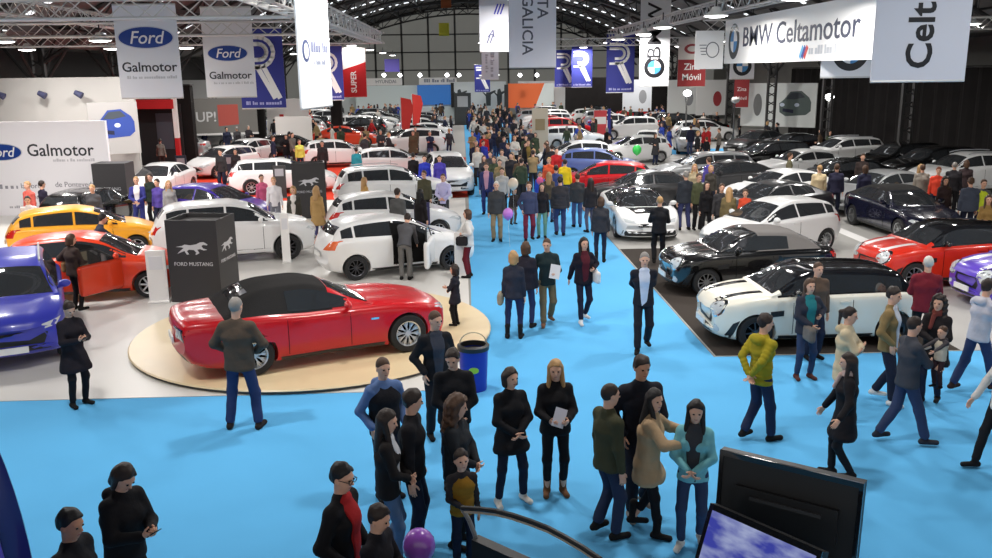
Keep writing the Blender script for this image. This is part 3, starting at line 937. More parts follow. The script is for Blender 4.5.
BLACKC = mat('black_curtain', s2l(38, 36, 36), 0.95, spec=.1, noise=(1.5, .25))
GREYW = mat('grey_hall_wall', s2l(150, 148, 144), 0.8, noise=(.5, .12))
LIGHTW = mat('lamp_diffuser', (1, 1, 1), 0.5, emit=(1, .98, .95), estr=9)
SKYL = mat('skylight_pane', (.8, .85, .9), 0.5, emit=(.92, .96, 1), estr=1.6)

def slab(name, x0, x1, y0, y1, z0, z1, m):
    o = MB().box(((x0 + x1) / 2, (y0 + y1) / 2, (z0 + z1) / 2), (x1 - x0, y1 - y0, z1 - z0)).build(name, m)
    return struct(o)
XL, XR, YB, YF = -26.0, 30.0, -6.0, 106.0
slab('floor', XL, XR, YB, YF, -.2, 0, CONC)
fr = MB().prism([(XL, YB), (XR, YB), (XR, 14.75), (4.4, 14.75), (4.4, 100), (.25, 100), (.25, 38), (.1, 13.4), (XL, 13.4)], .0005, .006)
struct(fr.build('floor_blue_carpet', CARPET))
slab('floor_white_stand', -19, .09, 13.42, 35.5, .0005, .008, WFLOOR)
slab('floor_left_stands', -22, .22, 53, 98, .0005, .006, GFLOOR)
slab('floor_red_carpet', -17.5, .2, 35.7, 52.8, .0005, .006, REDC)
slab('floor_grey_stand', 4.43, 28, 14.78, 50, .0005, .006, GFLOOR)
slab('floor_right_stands', 4.43, 28, 50.2, 98, .0005, .006, GFLOOR)
slab('floor_charcoal_edge', 4.45, 8.9, 14.8, 17.3, .0065, .010, DARKF)
slab('floor_charcoal_strip', 4.45, 6.2, 17.3, 24.5, .0065, .010, DARKF)
slab('floor_white_strip', 11.6, 12.0, 21.5, 29.5, .0065, .010, WHITEP)
slab('floor_blue_crossing', 5.5, 17, 52.5, 56, .0065, .010, CARPET)
slab('wall_right', XR, XR + .3, YB, YF, 0, 7, GREYW)
slab('wall_left', XL - .3, XL, YB, YF, 0, 7, plain(84, 82, 82, .9))
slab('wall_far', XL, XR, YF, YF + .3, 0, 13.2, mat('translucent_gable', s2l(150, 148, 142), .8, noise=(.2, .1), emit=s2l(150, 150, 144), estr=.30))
# arched roof over the nave, flat roofs over the side bays
AX, AH, AK = 1.0, 12.2, .0156
arch = lambda x: AH - AK * (x - AX) ** 2
xs = np.linspace(-18.5, 20.5, 32)
vs = [(x, y, arch(x) + dz) for dz in (0, .15) for y in (YB, YF) for x in xs]
n = len(xs); fs = []
for i in range(n - 1):
    fs += [(i, n + i, n + i + 1, i + 1), (2 * n + i, 2 * n + i + 1, 3 * n + i + 1, 3 * n + i), (i, i + 1, 2 * n + i + 1, 2 * n + i), (n + i, 3 * n + i, 3 * n + i + 1, n + i + 1)]
struct(link('ceiling', mesh_from(vs, fs, 'ceiling', 60), ROOFM))
slab('ceiling_left_bay', XL, -18.5, YB, YF, 6.6, 6.8, ROOFM)
slab('ceiling_right_bay', 20.5, XR, YB, YF, 6.6, 6.8, ROOFM)
# roof ribs
def rib():
    r = empty('roof_truss', (0, 0, 0))
    up = [Vector((x, 0, arch(x) - .12)) for x in np.linspace(-18.2, 20.2, 33)]
    lo = [Vector((x, 0, arch(x) - .95)) for x in np.linspace(-18.2, 20.2, 33)]
    MB().path(up, .09, 6).build('upper_chord', STEELD, r); MB().path(lo, .09, 6).build('lower_chord', STEELD, r)
    b = MB()
    for i in range(32): b.bar(up[i], lo[i + 1] if i % 2 else lo[i], .045, 5); b.bar(lo[i], up[i + 1], .045, 5)
    b.build('lattice', STEELD, r)
    return tag(r, 'dark steel lattice arch carrying the hall roof', 'roof truss', 'arched roof trusses')
r0 = rib()
for i, y in enumerate((22, 31, 40, 49, 58, 67, 76, 85, 94, 103)):
    r = r0 if i == 0 else copy_tree(r0)
    r.location.y = y
p0 = None
for x in np.linspace(-17, 19, 15):
    if p0 is None:
        p0 = MB().box((0, (YB + YF) / 2, -.32), (.12, YF - YB, .22)).build('roof_purlin', STEELM)
        tag(p0, 'grey steel purlin running the length of the arched roof', 'roof beam', 'long roof purlins'); o = p0
    else:
        o = p0.copy(); COL.objects.link(o)
    o.location = (x, 0, arch(x))
s0 = None
for y in (36, 45, 54, 63, 72, 81, 90):
    if s0 is None:
        b = MB()
        for x in np.linspace(-17.4, 19.4, 46):
            sl_ = math.atan(-2 * AK * (x - AX))
            b.box((x, 0, arch(x) - .05), (.46, .34, .05), Matrix.Rotation(-sl_, 3, 'Y'))
        s0 = b.build('roof_skylight', SKYL)
        tag(s0, 'row of small bright skylight panes curving across the dark arched roof', 'skylight', 'skylight rows in the roof'); o = s0
    else:
        o = s0.copy(); COL.objects.link(o)
    o.location.y = y
# columns and bracing of the nave
c0 = None
for sx in (-18.3, 20.3):
    for y in (22, 31, 40, 49, 58, 67, 76, 85, 94):
        if c0 is None:
            c0 = empty('steel_column')
            for dx in (-.25, .25): MB().box((dx, 0, 3.3), (.12, .22, 6.6)).build('column_flange', STEELD, c0)
            b = MB()
            for k in range(11): b.bar((-.25, 0, .3 + .57 * k), (.25, 0, .58 + .57 * k), .035, 5); b.bar((.25, 0, .3 + .57 * k), (-.25, 0, .58 + .57 * k), .035, 5)
            b.build('column_lacing', STEELD, c0)
            b = MB()
            for q in ((-1.5, 0), (1.5, 0), (0, 1.8), (0, -1.8)): b.bar((0, 0, 4.4), (q[0], q[1], 6.4), .07, 6)
            b.build('column_brace', STEELD, c0)
            tag(c0, 'dark laced steel column at the edge of the hall roof', 'column', 'steel columns along the hall'); o = c0
        else: o = copy_tree(c0)
        o.location = (sx, y, 0); POINTS.append((sx, y, .6))
# gable framing on the far wall
for k, x in enumerate(np.linspace(-16, 18, 12)):
    b = MB().box((x, YF - .12, arch(x) / 2), (.22, .2, arch(x) - .1)); struct(b.build('trim_%d' % (k + 1), STEELM))
for k, z in enumerate((5.2, 7.2, 9.2)):
    h = math.sqrt((AH - z) / AK) if AH > z else 0
    struct(MB().box((AX, YF - .14, z), (2 * min(h, 19), .16, .14)).build('trim_%d' % (k + 20), STEELM))

# ------------------------------------------------------------------ aluminium lighting trusses and lamps
def truss(a, b, label, w=.36):
    a, b = Vector(a), Vector(b)
    L = (b - a).length; t = empty('lighting_truss', a, math.atan2((b - a).y, (b - a).x))
    for y in (-w / 2, w / 2):
        for z in (-w / 2, w / 2): MB().bar((0, y, z), (L, y, z), .028, 8).build('chord', ALU, t)
    m = MB(); k = int(L / .42)
    for i in range(k):
        x0, x1 = L * i / k, L * (i + 1) / k
        for s in (-1, 1):
            q = s if i % 2 else -s
            m.bar((x0, s * w / 2, -q * w / 2), (x1, s * w / 2, q * w / 2), .013, 5)
            m.bar((x0, -q * w / 2, s * w / 2), (x1, q * w / 2, s * w / 2), .013, 5)
    m.build('lattice', ALU, t)
    h = MB()
    for x in (L * .15, L * .85): h.bar((x, 0, w / 2), (x, 0, 5.2 - 0 if False else 2.0), .012, 5)
    h.build('hanging_cable', STEELD, t)
    return tag(t, label, 'truss')
truss((-17, 18, 6.25), (-3.3, 18, 6.25), 'white lattice truss across the left stand, nearest of the three above the oval logo banners')
truss((-17, 26, 6.25), (-3.3, 26, 6.25), 'white lattice truss across the left stand, middle of the three above the white banners')
truss((-17, 34, 6.25), (-2.8, 34, 6.25), 'white lattice truss across the left stand, farthest of the three near the blue R banner')
truss((-3.05, 13.5, 6.25), (-3.05, 33.5, 6.25), 'white lattice truss running into the hall beside the plain white hanging banner')
truss((-11, 13.5, 6.66), (-11, 34.5, 6.66), 'white lattice truss running into the hall above the largest oval logo banner')
truss((7.7, 14, 6.75), (7.7, 46, 6.75), 'white lattice truss running above the long white dealer sign')
truss((7.7, 28.5, 6.3), (18, 28.5, 6.3), 'white lattice truss crossing behind the long white dealer sign')
truss((9, 15.2, 6.4), (19, 15.2, 6.4), 'white lattice truss carrying the big grey vertical lettered banner')
truss((4.5, 47, 6.4), (17, 47, 6.4), 'white lattice truss across the right stand beside the vertical roundel banner')

LAMP_N = [0]
lamp0 = None
def lamp(x, y, z, w, label, group):
    global lamp0
    if lamp0 is None:
        lamp0 = empty('high_bay_lamp')
        MB().lathe([(.04, .22), (.10, .21), (.14, .12), (.30, .02), (.32, -.01), (.29, -.01), (.12, .08), (.02, .10)], 20).build('lamp_shade', plain(238, 238, 236, .4), lamp0, 50)
        MB().lathe([(0, -.06), (.16, -.05), (.285, -.02), (.285, -.005), (0, -.005)], 20).build('lamp_diffuser', LIGHTW, lamp0)
        MB().bar((0, 0, .21), (0, 0, .45), .02, 6).build('hanging_rod', STEELD, lamp0)
        o = lamp0
    else: o = copy_tree(lamp0)
    o.location = (x, y, z)
    tag(o, label, 'lamp', group)
    l = bpy.data.lights.new('high_bay_light', 'AREA'); l.shape = 'DISK'; l.size = .58; l.energy = w; l.color = (1, .97, .93)
    lo = bpy.data.objects.new('high_bay_light', l); COL.objects.link(lo); lo.parent = o; lo.location = (0, 0, -.075)
WL = 118
for y in (18, 26, 34):
    for x in (-16, -12.9, -10.2, -5.75)[:3 if y < 30 else 4]: lamp(x, y + .3, 5.98, WL, 'glowing dome lamp hung from the white trusses of the left stand', 'lamps over the left stand')
lamp(-1.2, 14.5, 7.3, WL * .8, 'added unseen dome lamp that brightens the plain white sideways banner', None)  # extra lamp added above the view to brighten the sideways banner
for x, y in ((6.5, 17.5), (6.5, 23), (6.5, 29), (7.0, 34.5), (7.0, 40), (12, 28.9), (16.5, 28.9), (12.5, 15.6), (17, 15.6)): lamp(x, y, 6.3, WL * .9, 'glowing dome lamp hung from the white trusses of the right stand', 'lamps over the right stand')
for y in (44, 55, 66, 77, 88):
    for x in (-14, -6.5, 9, 16): lamp(x, y, 6.6, WL * 1.9, 'small bright dome lamp high above the packed rows of cars', 'lamps over the far stands')
for x, y in ((2, 20), (2, 34), (2, 50), (2, 62), (2, 74), (2, 86)): lamp(x, y, 7.6, WL * 1.1, 'bright dome lamp hung high over the blue aisle', 'lamps over the aisle')
for x, y, k_ in ((-5.5, 10.5, 1.35), (2.5, 10, .8), (9, 11.5, .35)): lamp(x, y, 7.6, WL * k_, 'dome lamp above the blue carpet at the front', 'lamps over the front carpet')

# ------------------------------------------------------------------ banners and signs
FORDB = plain(28, 62, 140, .4); NAVY = mat('royal_blue_fabric', s2l(46, 52, 138), .7); INK = plain(52, 52, 58, .6); REDS = plain(196, 36, 40, .6)
def panel(name, cx, y, w, z0, z1, m, label, cat='banner', rot=0.0, thick=.03, rod=True, group=None):
    """upright panel facing the viewer's side of the hall; returns the thing and its face matrix (origin at the middle of the panel)"""
    t = empty(name, (cx, y, z0), R(rot))
    if z0 < 1.5: POINTS.extend((cx + k * w / 8 * math.cos(R(rot)), y + k * w / 8 * math.sin(R(rot)), thick / 2 + .35) for k in range(-4, 5))
    h = z1 - z0
    MB().box((0, 0, h / 2), (w, thick, h)).build('panel' if cat != 'banner' else 'cloth', m, t)
    if rod:
        MB().bar((-w / 2, 0, h), (w / 2, 0, h), .03, 8).build('top_rod', ALU, t)
        MB().bar((-w / 2, 0, 0), (w / 2, 0, 0), .022, 8).build('bottom_rod', ALU, t)
    tag(t, label, cat, group)
    return t, face_M((0, -thick / 2 - .004, h / 2), (1, 0, 0))
T = lambda x, y: Matrix.Translation((x, y, 0))
def ford_oval(t, M, x, y, a):
    M2 = M @ T(x, y)
    poly_solid(ellipse(a, a * .40), M2, .006, 'logo_rim', plain(205, 208, 214, .3), t)
    poly_solid(ellipse(a * .95, a * .36), M2 @ Matrix.Translation((0, 0, .004)), .006, 'logo_field', FORDB, t)
    text_obj('Ford', M2 @ Matrix.Translation((0, -.02 * a, .008)), a * .62, WHITEP, t, 'logo_lettering', bold=.004 * a, shear=.25)
def bmw(t, M, x, y, r):
    M2 = M @ T(x, y)
    poly_solid(ellipse(r, r), M2, .004, 'logo_ring', plain(28, 28, 32, .4), t)
    for k in range(4):
        a0 = k * math.pi / 2
        poly_solid([(0, 0)] + ellipse(r * .62, r * .62, 10, 0, 0, a0, a0 + math.pi / 2), M2 @ Matrix.Translation((0, 0, .004)), .005, 'logo_quarter', WHITEP if k % 2 == 0 else plain(70, 140, 200, .4), t)
    text_obj('BMW', M2 @ Matrix.Translation((0, r * .8, .006)), r * .3, WHITEP, t, 'logo_lettering')
def stroke(pts, w, M, name, m, t, thick=.006):
    b = MB()
    for (x0, y0), (x1, y1) in zip(pts[:-1], pts[1:]):
        d = Vector((x1 - x0, y1 - y0)); L = d.length; d.normalize(); nn = Vector((-d.y, d.x)) * w / 2
        e = d * w * .15
        q = [(x0 - e.x + nn.x, y0 - e.y + nn.y), (x0 - e.x - nn.x, y0 - e.y - nn.y), (x1 + e.x - nn.x, y1 + e.y - nn.y), (x1 + e.x + nn.x, y1 + e.y + nn.y)]
        v = [M @ Vector((x, y, 0)) for x, y in q] + [M @ Vector((x, y, -thick)) for x, y in q]
        b.add(v, [(0, 1, 2, 3), (7, 6, 5, 4), (0, 4, 5, 1), (1, 5, 6, 2), (2, 6, 7, 3), (3, 7, 4, 0)])
    return b.build(name, m, t)
def fuzzy(t, M, w, h, m, name='small_lettering'):
    """a line of print too small to read"""
    rng = random.Random(int(w * 1000)); x = -w / 2; b = MB()
    while x < w / 2:
        q = rng.uniform(.25, .6) * h; y = h * rng.choice((.55, .55, .8))
        b.add([M @ Vector((a, c_, e)) for e in (0, -.004) for a, c_ in ((x, -h * .27), (x + q, -h * .27), (x + q, y - h * .27), (x, y - h * .27))], [(0, 1, 2, 3), (7, 6, 5, 4), (0, 4, 5, 1), (1, 5, 6, 2), (2, 6, 7, 3), (3, 7, 4, 0)])
        x += q + h * rng.choice((.12, .12, .5))
    return b.build(name, m, t)
def rlogo(t, M, w):
    for k, o in enumerate((0, .14)):
        s = w
        pts = [(-.30 * s, (.62 - o) * s), (.02 * s, (.62 - o) * s)] + [((.02 + (.30 - o) * math.cos(a)) * s, (.32 + (.30 - o) * math.sin(a)) * s) for a in np.linspace(math.pi / 2, -math.pi / 2, 9)] + [(-.12 * s, (.02 + o) * s)]
        stroke(pts, .085 * s, M, 'logo_letter', WHITEP, t)
    stroke([(-.02 * w, .0), (.30 * w, -.62 * w)], .10 * w, M, 'logo_letter', WHITEP, t)
    stroke([(.10 * w, .02 * w), (.40 * w, -.62 * w)], .10 * w, M, 'logo_letter', WHITEP, t)
    stroke([(-.30 * w, .0), (-.02 * w, .0)], .075 * w, M, 'logo_letter', WHITEP, t)
BAN = plain(226, 226, 230, .8)
# Ford banners
t, M = panel('hanging_banner', at(148, 50, d=22).x, 22, 1.47, at(148, 98, d=22).z, 6.62, BAN, 'largest white hanging banner with an oval blue car logo, over the left stand')
ford_oval(t, M, -.02, .33, .67); text_obj('Galmotor', M @ T(0, -.36), .315, INK, t, sx=1.04, bold=.004); fuzzy(t, M @ T(.05, -.60), 1.2, .09, plain(186, 186, 190))
t, M = panel('hanging_banner', at(228.5, 50, d=27).x, 27, 1.46, at(229, 97, d=27).z, 6.9, BAN, 'second white hanging banner with an oval blue car logo, half before the blue R banner')
ford_oval(t, M, -.03, -.02, .60); text_obj('Galmotor', M @ T(.0, -.66), .295, INK, t, sx=1.06, bold=.003); fuzzy(t, M @ T(.08, -.88), 1.15, .085, plain(186, 186, 190))
t, M = panel('hanging_banner', at(314, 50, d=14.6).x, 14.6, 1.5, at(314, 107, d=14.6).z, 6.45, plain(250, 250, 252, .8), 'tall plain white banner turned sideways with a small round logo', rot=80)
poly_solid(ellipse(.17, .17), M @ T(-.42, -.12), .005, 'logo_ring', plain(70, 80, 120), t); poly_solid(ellipse(.10, .12), M @ T(-.42, -.12) @ Matrix.Translation((0, 0, .004)), .005, 'logo_center', WHITEP, t)
fuzzy(t, M @ T(.22, -.08), .8, .2, plain(120, 124, 150)); fuzzy(t, M @ T(.22, -.30), .6, .1, plain(150, 154, 170))
# blue R banners
def rban(px, y, w, z0, z1, label):
    t, M = panel('hanging_banner', at(px, 60, d=y).x, y, w, z0, z1, NAVY, label)
    rlogo(t, M @ T(-.06 * w, .02 - .12 * (z1 - z0 - 2.7)), w * 1.08)
    fuzzy(t, M @ T(0, -(z1 - z0) / 2 + .16), w * .8, w * .1, plain(170, 172, 215))
rban(261, 31, 1.5, 3.85, 6.5, 'blue hanging banner with a white R, partly behind the second white logo banner')
rban(328, 48, 1.5, 3.6, 6.4, 'blue hanging banner with a white R, partly behind the plain white banner')
rban(565, 68, 1.55, 3.75, 6.5, 'blue hanging banner with a white R, left of the pair past the grey banner')
rban(582, 67, 1.55, 3.75, 6.8, 'blue hanging banner with a white R, right of the pair past the grey banner')
rban(620.5, 48, 1.5, 3.8, 6.85, 'blue hanging banner with a white R, beside the vertical banner with the roundel')
rban(482, 88, 1.5, 3.0, 5.6, 'tiny far blue hanging banner with a white R over the aisle end')
# red / white banner
t, M = panel('hanging_banner', at(353, 60, d=55).x, 55, 1.5, 3.55, 6.45, WHITEP, 'red and white hanging banner with vertical lettering, past the plain white banner')
poly_solid([(-.75, -1.45), (.75, -1.45), (.75, .62), (-.75, .15)], M, .006, 'red_field', REDS, t)
text_obj('SUPER', M @ T(0, -.55) @ Matrix.Rotation(math.pi / 2, 4, 'Z'), .46, WHITEP, t, bold=.012); poly_solid(ellipse(.17, .22), M @ T(0, .95), .006, 'logo', plain(150, 152, 158), t)
# grey banner, reads downwards
t, M = panel('hanging_banner', at(532.5, 40, d=30).x, 30, 1.56, 5.1, 7.6, plain(238, 237, 246, .8), 'wide pale grey hanging banner lettered GALICIA over the blue aisle')
for s_, x_, y_ in (('GALICIA', -.18, .10), ('NTA', .32, .82)): text_obj(s_, M @ T(x_, y_) @ Matrix.Rotation(-math.pi / 2, 4, 'Z'), .50, plain(96, 96, 108), t, bold=.006)
t, M = panel('hanging_banner', at(494, 30, d=36).x, 36, 1.15, 5.75, 8.0, plain(216, 216, 224, .8), 'pale hanging banner with slanted blue stripes, left of the grey lettered banner')
for k in range(3): stroke([(.12 + .12 * k, .25), (.26 + .12 * k, .62)], .06, M @ T(-.1, .05), 'logo_stripe', plain(60, 60, 170), t)
text_obj('A', M @ T(-.12, -.45), .42, plain(90, 92, 130), t, shear=.3); 
for k in range(2): stroke([(-.28 + .12 * k, -.80), (-.16 + .12 * k, -.5)], .04, M, 'logo_stripe', plain(90, 92, 130), t)
t, M = panel('hanging_banner', at(490, 60, d=50).x, 50, .95, 4.55, 6.15, plain(206, 207, 214, .8), 'small pale banner with faint vertical lettering, below the striped banner')
fuzzy(t, M @ T(.1, .05) @ Matrix.Rotation(-math.pi / 2, 4, 'Z'), 1.2, .26, plain(160, 160, 168)); fuzzy(t, M @ T(-.2, .05) @ Matrix.Rotation(-math.pi / 2, 4, 'Z'), 1.0, .2, plain(166, 166, 172))
# vertical BMW banner
t, M = panel('hanging_banner', at(655, 40, d=45).x, 45, 1.5, at(655, 86, d=45).z, 9.0, plain(222, 224, 226, .8), 'tall white hanging banner with a round logo at its foot and vertical BMW lettering')
bmw(t, M, 0, -1.50, .52); text_obj('BMW', M @ T(0, .25) @ Matrix.Rotation(math.pi / 2, 4, 'Z'), 1.0, plain(34, 34, 38), t, bold=.006, sx=1.15)
# Zina Movil
t, M = panel('hanging_banner', at(692, 60, d=46).x, 46, 1.45, 4.1, 6.5, plain(206, 200, 196, .8), 'grey and red hanging banner lettered Zina Móvil, left of the long dealer sign')
poly_solid([(-.72, -1.2), (.72, -1.2), (.72, .15), (-.72, .15)], M, .006, 'red_field', plain(150, 52, 54), t)
text_obj('Zina', M @ T(0, -.22), .46, WHITEP, t, bold=.006); text_obj('Móvil', M @ T(0, -.74), .46, WHITEP, t, bold=.006)
poly_solid(ellipse(.42, .25), M @ T(0, .68), .006, 'logo', plain(150, 60, 64), t); poly_solid(ellipse(.26, .14), M @ T(0, .68) @ Matrix.Translation((0, 0, .004)), .006, 'logo_center', plain(206, 200, 196), t)
# long sign along the truss: faces the aisle
t = empty('dealer_sign', (8.0, 21.9, 5.13)); tag(t, 'long white dealer sign lettered BMW Celtamotor hung along the right truss', 'sign')
MB().box((0, 0, .62), (.12, 10.2, 1.24)).build('panel', WHITEP, t)
M = face_M((-.066, 0, .62), (0, -1, 0))
bmw(t, M, -4.2, .0, .50); text_obj('BMW Celtamotor', M @ T(-3.4, .06), .74, plain(62, 66, 84), t, align='LEFT', sx=1.36, bold=.005)
for k, c_ in enumerate(((90, 170, 220), (40, 60, 150), (210, 50, 50))): stroke([(.98 + .13 * k, -.52), (1.14 + .13 * k, -.30)], .12, M, 'logo_stripe', plain(*c_), t)
fuzzy(t, M @ T(2.5, -.40), 2.0, .24, plain(186, 188, 194))
t, M = panel('logo_sign', 7.50, 27.1, .86, 4.98, 6.1, WHITEP, 'small white sign with a winged circle outline at the far end of the dealer sign', 'sign', rod=False)
stroke(ellipse(.19, .22, 20, .1, 0) + [(.29, 0)], .03, M, 'logo_ring', plain(110, 112, 116), t)
for k in range(4): stroke([(-.30 + .02 * k, .14 - .09 * k), (-.09, .14 - .09 * k)], .025, M, 'logo_wing', plain(110, 112, 116), t)
# big Celt banner
t, M = panel('hanging_banner', at(921, 40, d=15).x, 15, 1.62, at(921, 81, d=15).z, 6.7, plain(205, 205, 214, .8), 'big pale grey hanging banner with vertical black lettering at the right')
text_obj('Celt', M @ T(.0, -.78) @ Matrix.Rotation(math.pi / 2, 4, 'Z'), .62, plain(30, 30, 34), t, align='LEFT', bold=.012)
t, M = panel('hanging_banner', at(850, 60, d=20).x, 20, 1.30, at(850, 77, d=20).z, 6.0, plain(226, 226, 230, .8), 'white hanging banner with a round logo, half hidden below the dealer sign')
bmw(t, M, .0, -.06, .42)
t, M = panel('hanging_banner', at(742, 70, d=40).x, 40, 1.1, at(742, 79, d=40).z, 6.2, plain(226, 226, 230, .8), 'small white banner with a round logo below the near-middle of the dealer sign')
bmw(t, M, .0, -.28, .42)

# ------------------------------------------------------------------ stand walls on the left
t, M = panel('stand_wall', -17.3, 33.0, 9.0, 0.01, at(50, 121, d=33).z, plain(240, 236, 240, .6), 'big white wall sign lettered Galmotor behind the yellow car', 'wall sign', rod=False, thick=.15, rot=-4)
ford_oval(t, M, .55, .62, .80); text_obj('Galmotor', M @ T(2.75, .66), .62, INK, t, sx=1.0, bold=.006); fuzzy(t, M @ T(3.2, .30), 1.5, .14, plain(196, 192, 198))
text_obj('la Ford', M @ T(1.5, -.62), .27, plain(130, 126, 134), t, 'small_lettering'); text_obj('de Pontevedra', M @ T(3.2, -.58), .27, plain(130, 126, 134), t, 'small_lettering'); text_obj('Pontevedra', M @ T(2.0, -1.02), .27, plain(130, 126, 134), t, 'small_lettering'); fuzzy(t, M @ T(.6, -.66), .7, .2, plain(150, 146, 154)); fuzzy(t, M @ T(3.3, -1.0), .7, .18, plain(150, 146, 154)); fuzzy(t, M @ T(1.6, -1.4), 2.0, .12, plain(176, 172, 178))
t, M = panel('stand_wall', -18.9, 37.2, 11.2, 0.01, 4.95, plain(178, 175, 171, .8), 'tall pale back wall with spotlights above the big white wall sign', 'wall', rod=False, thick=.15)
for k, x_ in enumerate((-1.9, -.6, .55)):
    sp_ = empty('spotlight', (-18.9 + 1.9 + x_ * 1.25 + .9, 36.8, 4.25)); tag(sp_, 'small spotlight on an arm above the pale back wall', 'spotlight', 'spotlights on the pale back wall')
    MB().bar((0, .3, .0), (0, -.1, .05), .02, 6).build('arm', STEELD, sp_); MB().bar((-.05, -.1, .12), (.22, -.1, -.02), .10, 10, .14).build('lamp_head', plain(60, 62, 90), sp_)
t = empty('car_poster', at(117, 152, d=36.4), R(0)); tag(t, 'grey poster of a blue car on the stand side wall', 'poster')
def poster_car(t, M, s, c):
    poly_solid([(x * s, y * s) for x, y in ((-1, -.45), (-1.05, .1), (-.75, .35), (-.35, .85), (.35, .9), (.85, .5), (1.0, .2), (1.0, -.35), (.7, -.6), (-.6, -.7))], M, .006, 'printed_car', c, t)
    poly_solid([(x * s, y * s) for x, y in ((-.62, .38), (-.3, .76), (.3, .8), (.6, .5), (-.1, .36))], M @ Matrix.Translation((0, 0, .004)), .006, 'printed_window', plain(60, 66, 74), t)
    poly_solid([(x * s, y * s) for x, y in ((-.8, -.4), (-.1, -.5), (-.1, -.28), (-.8, -.2))], M @ Matrix.Translation((0, 0, .004)), .006, 'printed_grille', plain(30, 34, 60), t)
    for q in (-.85, .1): poly_solid(ellipse(.16 * s, .12 * s, 14, q * s, .02 * s), M @ Matrix.Translation((0, 0, .005)), .006, 'printed_light', plain(200, 210, 225), t)
t.rotation_euler.z = R(28)
MB().box((0, 0, .95), (1.85, .1, 2.05)).build('panel', plain(158, 155, 153), t)
poster_car(t, face_M((0.05, -.056, 1.05), (1, 0, 0)), .72, plain(44, 66, 140))
# dark booth with a red lintel, black column, grey poster wall
t = empty('display_booth', at(154, 150, d=50) * 1); t.location.z = 0; tag(t, 'dark booth with a red lintel between the car poster and the black column', 'booth')
MB().box((0, 1.2, 1.7), (2.6, .1, 3.4)).build('back_panel', plain(46, 44, 46, .8), t); MB().box((.35, 1.1, 1.9), (.9, .06, 2.0)).build('screen', plain(84, 86, 96, .5), t)
MB().box((.05, 0, 3.45), (2.6, .5, .5)).build('lintel', REDS, t)
MB().box((1.35, 0, 2.7), (.22, .3, 2.2)).build('post', WHITEP, t); MB().box((1.35, 0, .8), (.22, .3, 1.6)).build('post', REDS, t)
POINTS += [(at(187, 140, d=52).x, 52, .8)] + [(at(154, 150, d=50).x + k * .6 - 1.5, 50.6, .9) for k in range(6)]
t = empty('black_column', (at(187, 140, d=52).x, 52, 0)); tag(t, 'thick black column beside the dark booth on the left', 'column'); MB().box((0, 0, 2.2), (1.0, .6, 4.4)).build('shaft', BLACKC, t)
MB().box((0, 0, 4.44), (1.1, .7, .08)).build('cap', STEELD, t)
t, M = panel('poster_wall', at(226, 117, d=60).x, 60, 4.0, at(226, 134, d=60).z, at(226, 98, d=60).z, plain(128, 126, 122, .7), 'long grey poster with white letters and a red square above the white cars', 'poster', rod=False, thick=.12, rot=14)
text_obj('UP!', M @ T(-1.25, -.05), .9, plain(220, 220, 220), t, bold=.01); poly_solid([(-.5, -.65), (.8, -.55), (.8, .75), (-.5, .75)], M, .006, 'red_square', plain(190, 90, 80), t)
MB().box((0, -.1, .02), (4.05, .12, .12)).build('white_edge', WHITEP, t)
t, M = panel('dark_screen', at(113, 168, d=31.9).x, 31.9, 1.15, 0.01, 2.0, plain(58, 56, 58, .6), 'dark square display pillar behind the black hatchback with its boot open', 'display pillar', rod=False, thick=.9)
text_obj('MUSTANG', M @ T(0, .1), .16, plain(180, 180, 182), t)
# tall dark column strips
for px, y, w in ((258, 62, .8), (336, 66, .8)):
    POINTS.append((at(px, 100, d=y).x, y, .8))
    t = MB().box((at(px, 100, d=y).x, y, 2.2), (w, .5, 4.4)).build('black_column', BLACKC); tag(t, 'black column below the blue R banner half hidden by the plain white banner' if px > 300 else 'black column below the blue R banner beside the second logo banner', 'column')
for k, (px, py, y, w, z0, z1, c, lab) in enumerate((
    (287, 108, 66, 3.0, 0, 3.2, (232, 230, 228), 'white booth wall with a red sticker behind the black column'),
    (212, 85, 70, 5.0, 0, 4.6, (206, 206, 206), 'pale booth wall seen past the second white logo banner'),
    (292, 120, 58, 2.3, 0, 2.3, (226, 222, 218), 'white counter block among the cars left of the plain white banner'),
    (350, 95, 99.6, 9.0, 0, 3.5, (226, 232, 232), 'pale booth wall at the far left end of the hall'),
    (560, 95, 96, 9, 0, 3.9, (232, 234, 234), 'white booth wall past the orange billboard'),
    (600, 97, 90, 5.5, 0, 3.6, (226, 228, 226), 'white booth wall under the pair of blue R banners'))):
    t, M = panel('booth_wall', at(px, 100, d=y).x, y, w, z0 + .01, z1, plain(*c), lab, 'booth wall', rod=False, thick=.2)
    if k == 0: poly_solid([(-.6, -.6), (-.3, -.6), (-.3, .5), (-.6, .5)], M, .006, 'red_sticker', REDS, t)
# far end: long white booth with signs, screen and billboard
t, M = panel('far_booth', at(425, 95, d=98).x, 98, 15, .01, 3.6, plain(216, 228, 228), 'long pale booth across the far end with two name signs and a blue screen', 'booth', rod=False, thick=.3)
for px, s_ in ((385, 'HYUNDAI'), (438, '')):
    x = (px - 425) / 880 * 98
    MB().box((x, -.2, 4.0), (4.1, .2, .75)).build('name_sign', WHITEP, t); text_obj(s_, face_M((x + .3, -.31, 4.0), (1, 0, 0)), .5, plain(90, 94, 110), t) if s_ else fuzzy(t, face_M((x + .1, -.31, 4.0), (1, 0, 0)), 3.2, .45, plain(150, 154, 166))
x = (434 - 425) / 880 * 98
MB().box((x, -.35, 2.55), (3.6, .2, 2.1)).build('screen', mat('blue_screen', s2l(40, 96, 160), .4, emit=s2l(40, 100, 170), estr=.5), t)
MB().box((x + 2.0, -.4, 2.5), (.35, .5, 2.6)).build('screen_post', BLACK, t)
t, M = panel('billboard', at(531, 93, d=94).x, 94, 4.8, 1.2, 3.7, plain(232, 112, 62), 'orange and white billboard at the far end of the aisle', 'billboard', rod=False, thick=.2)
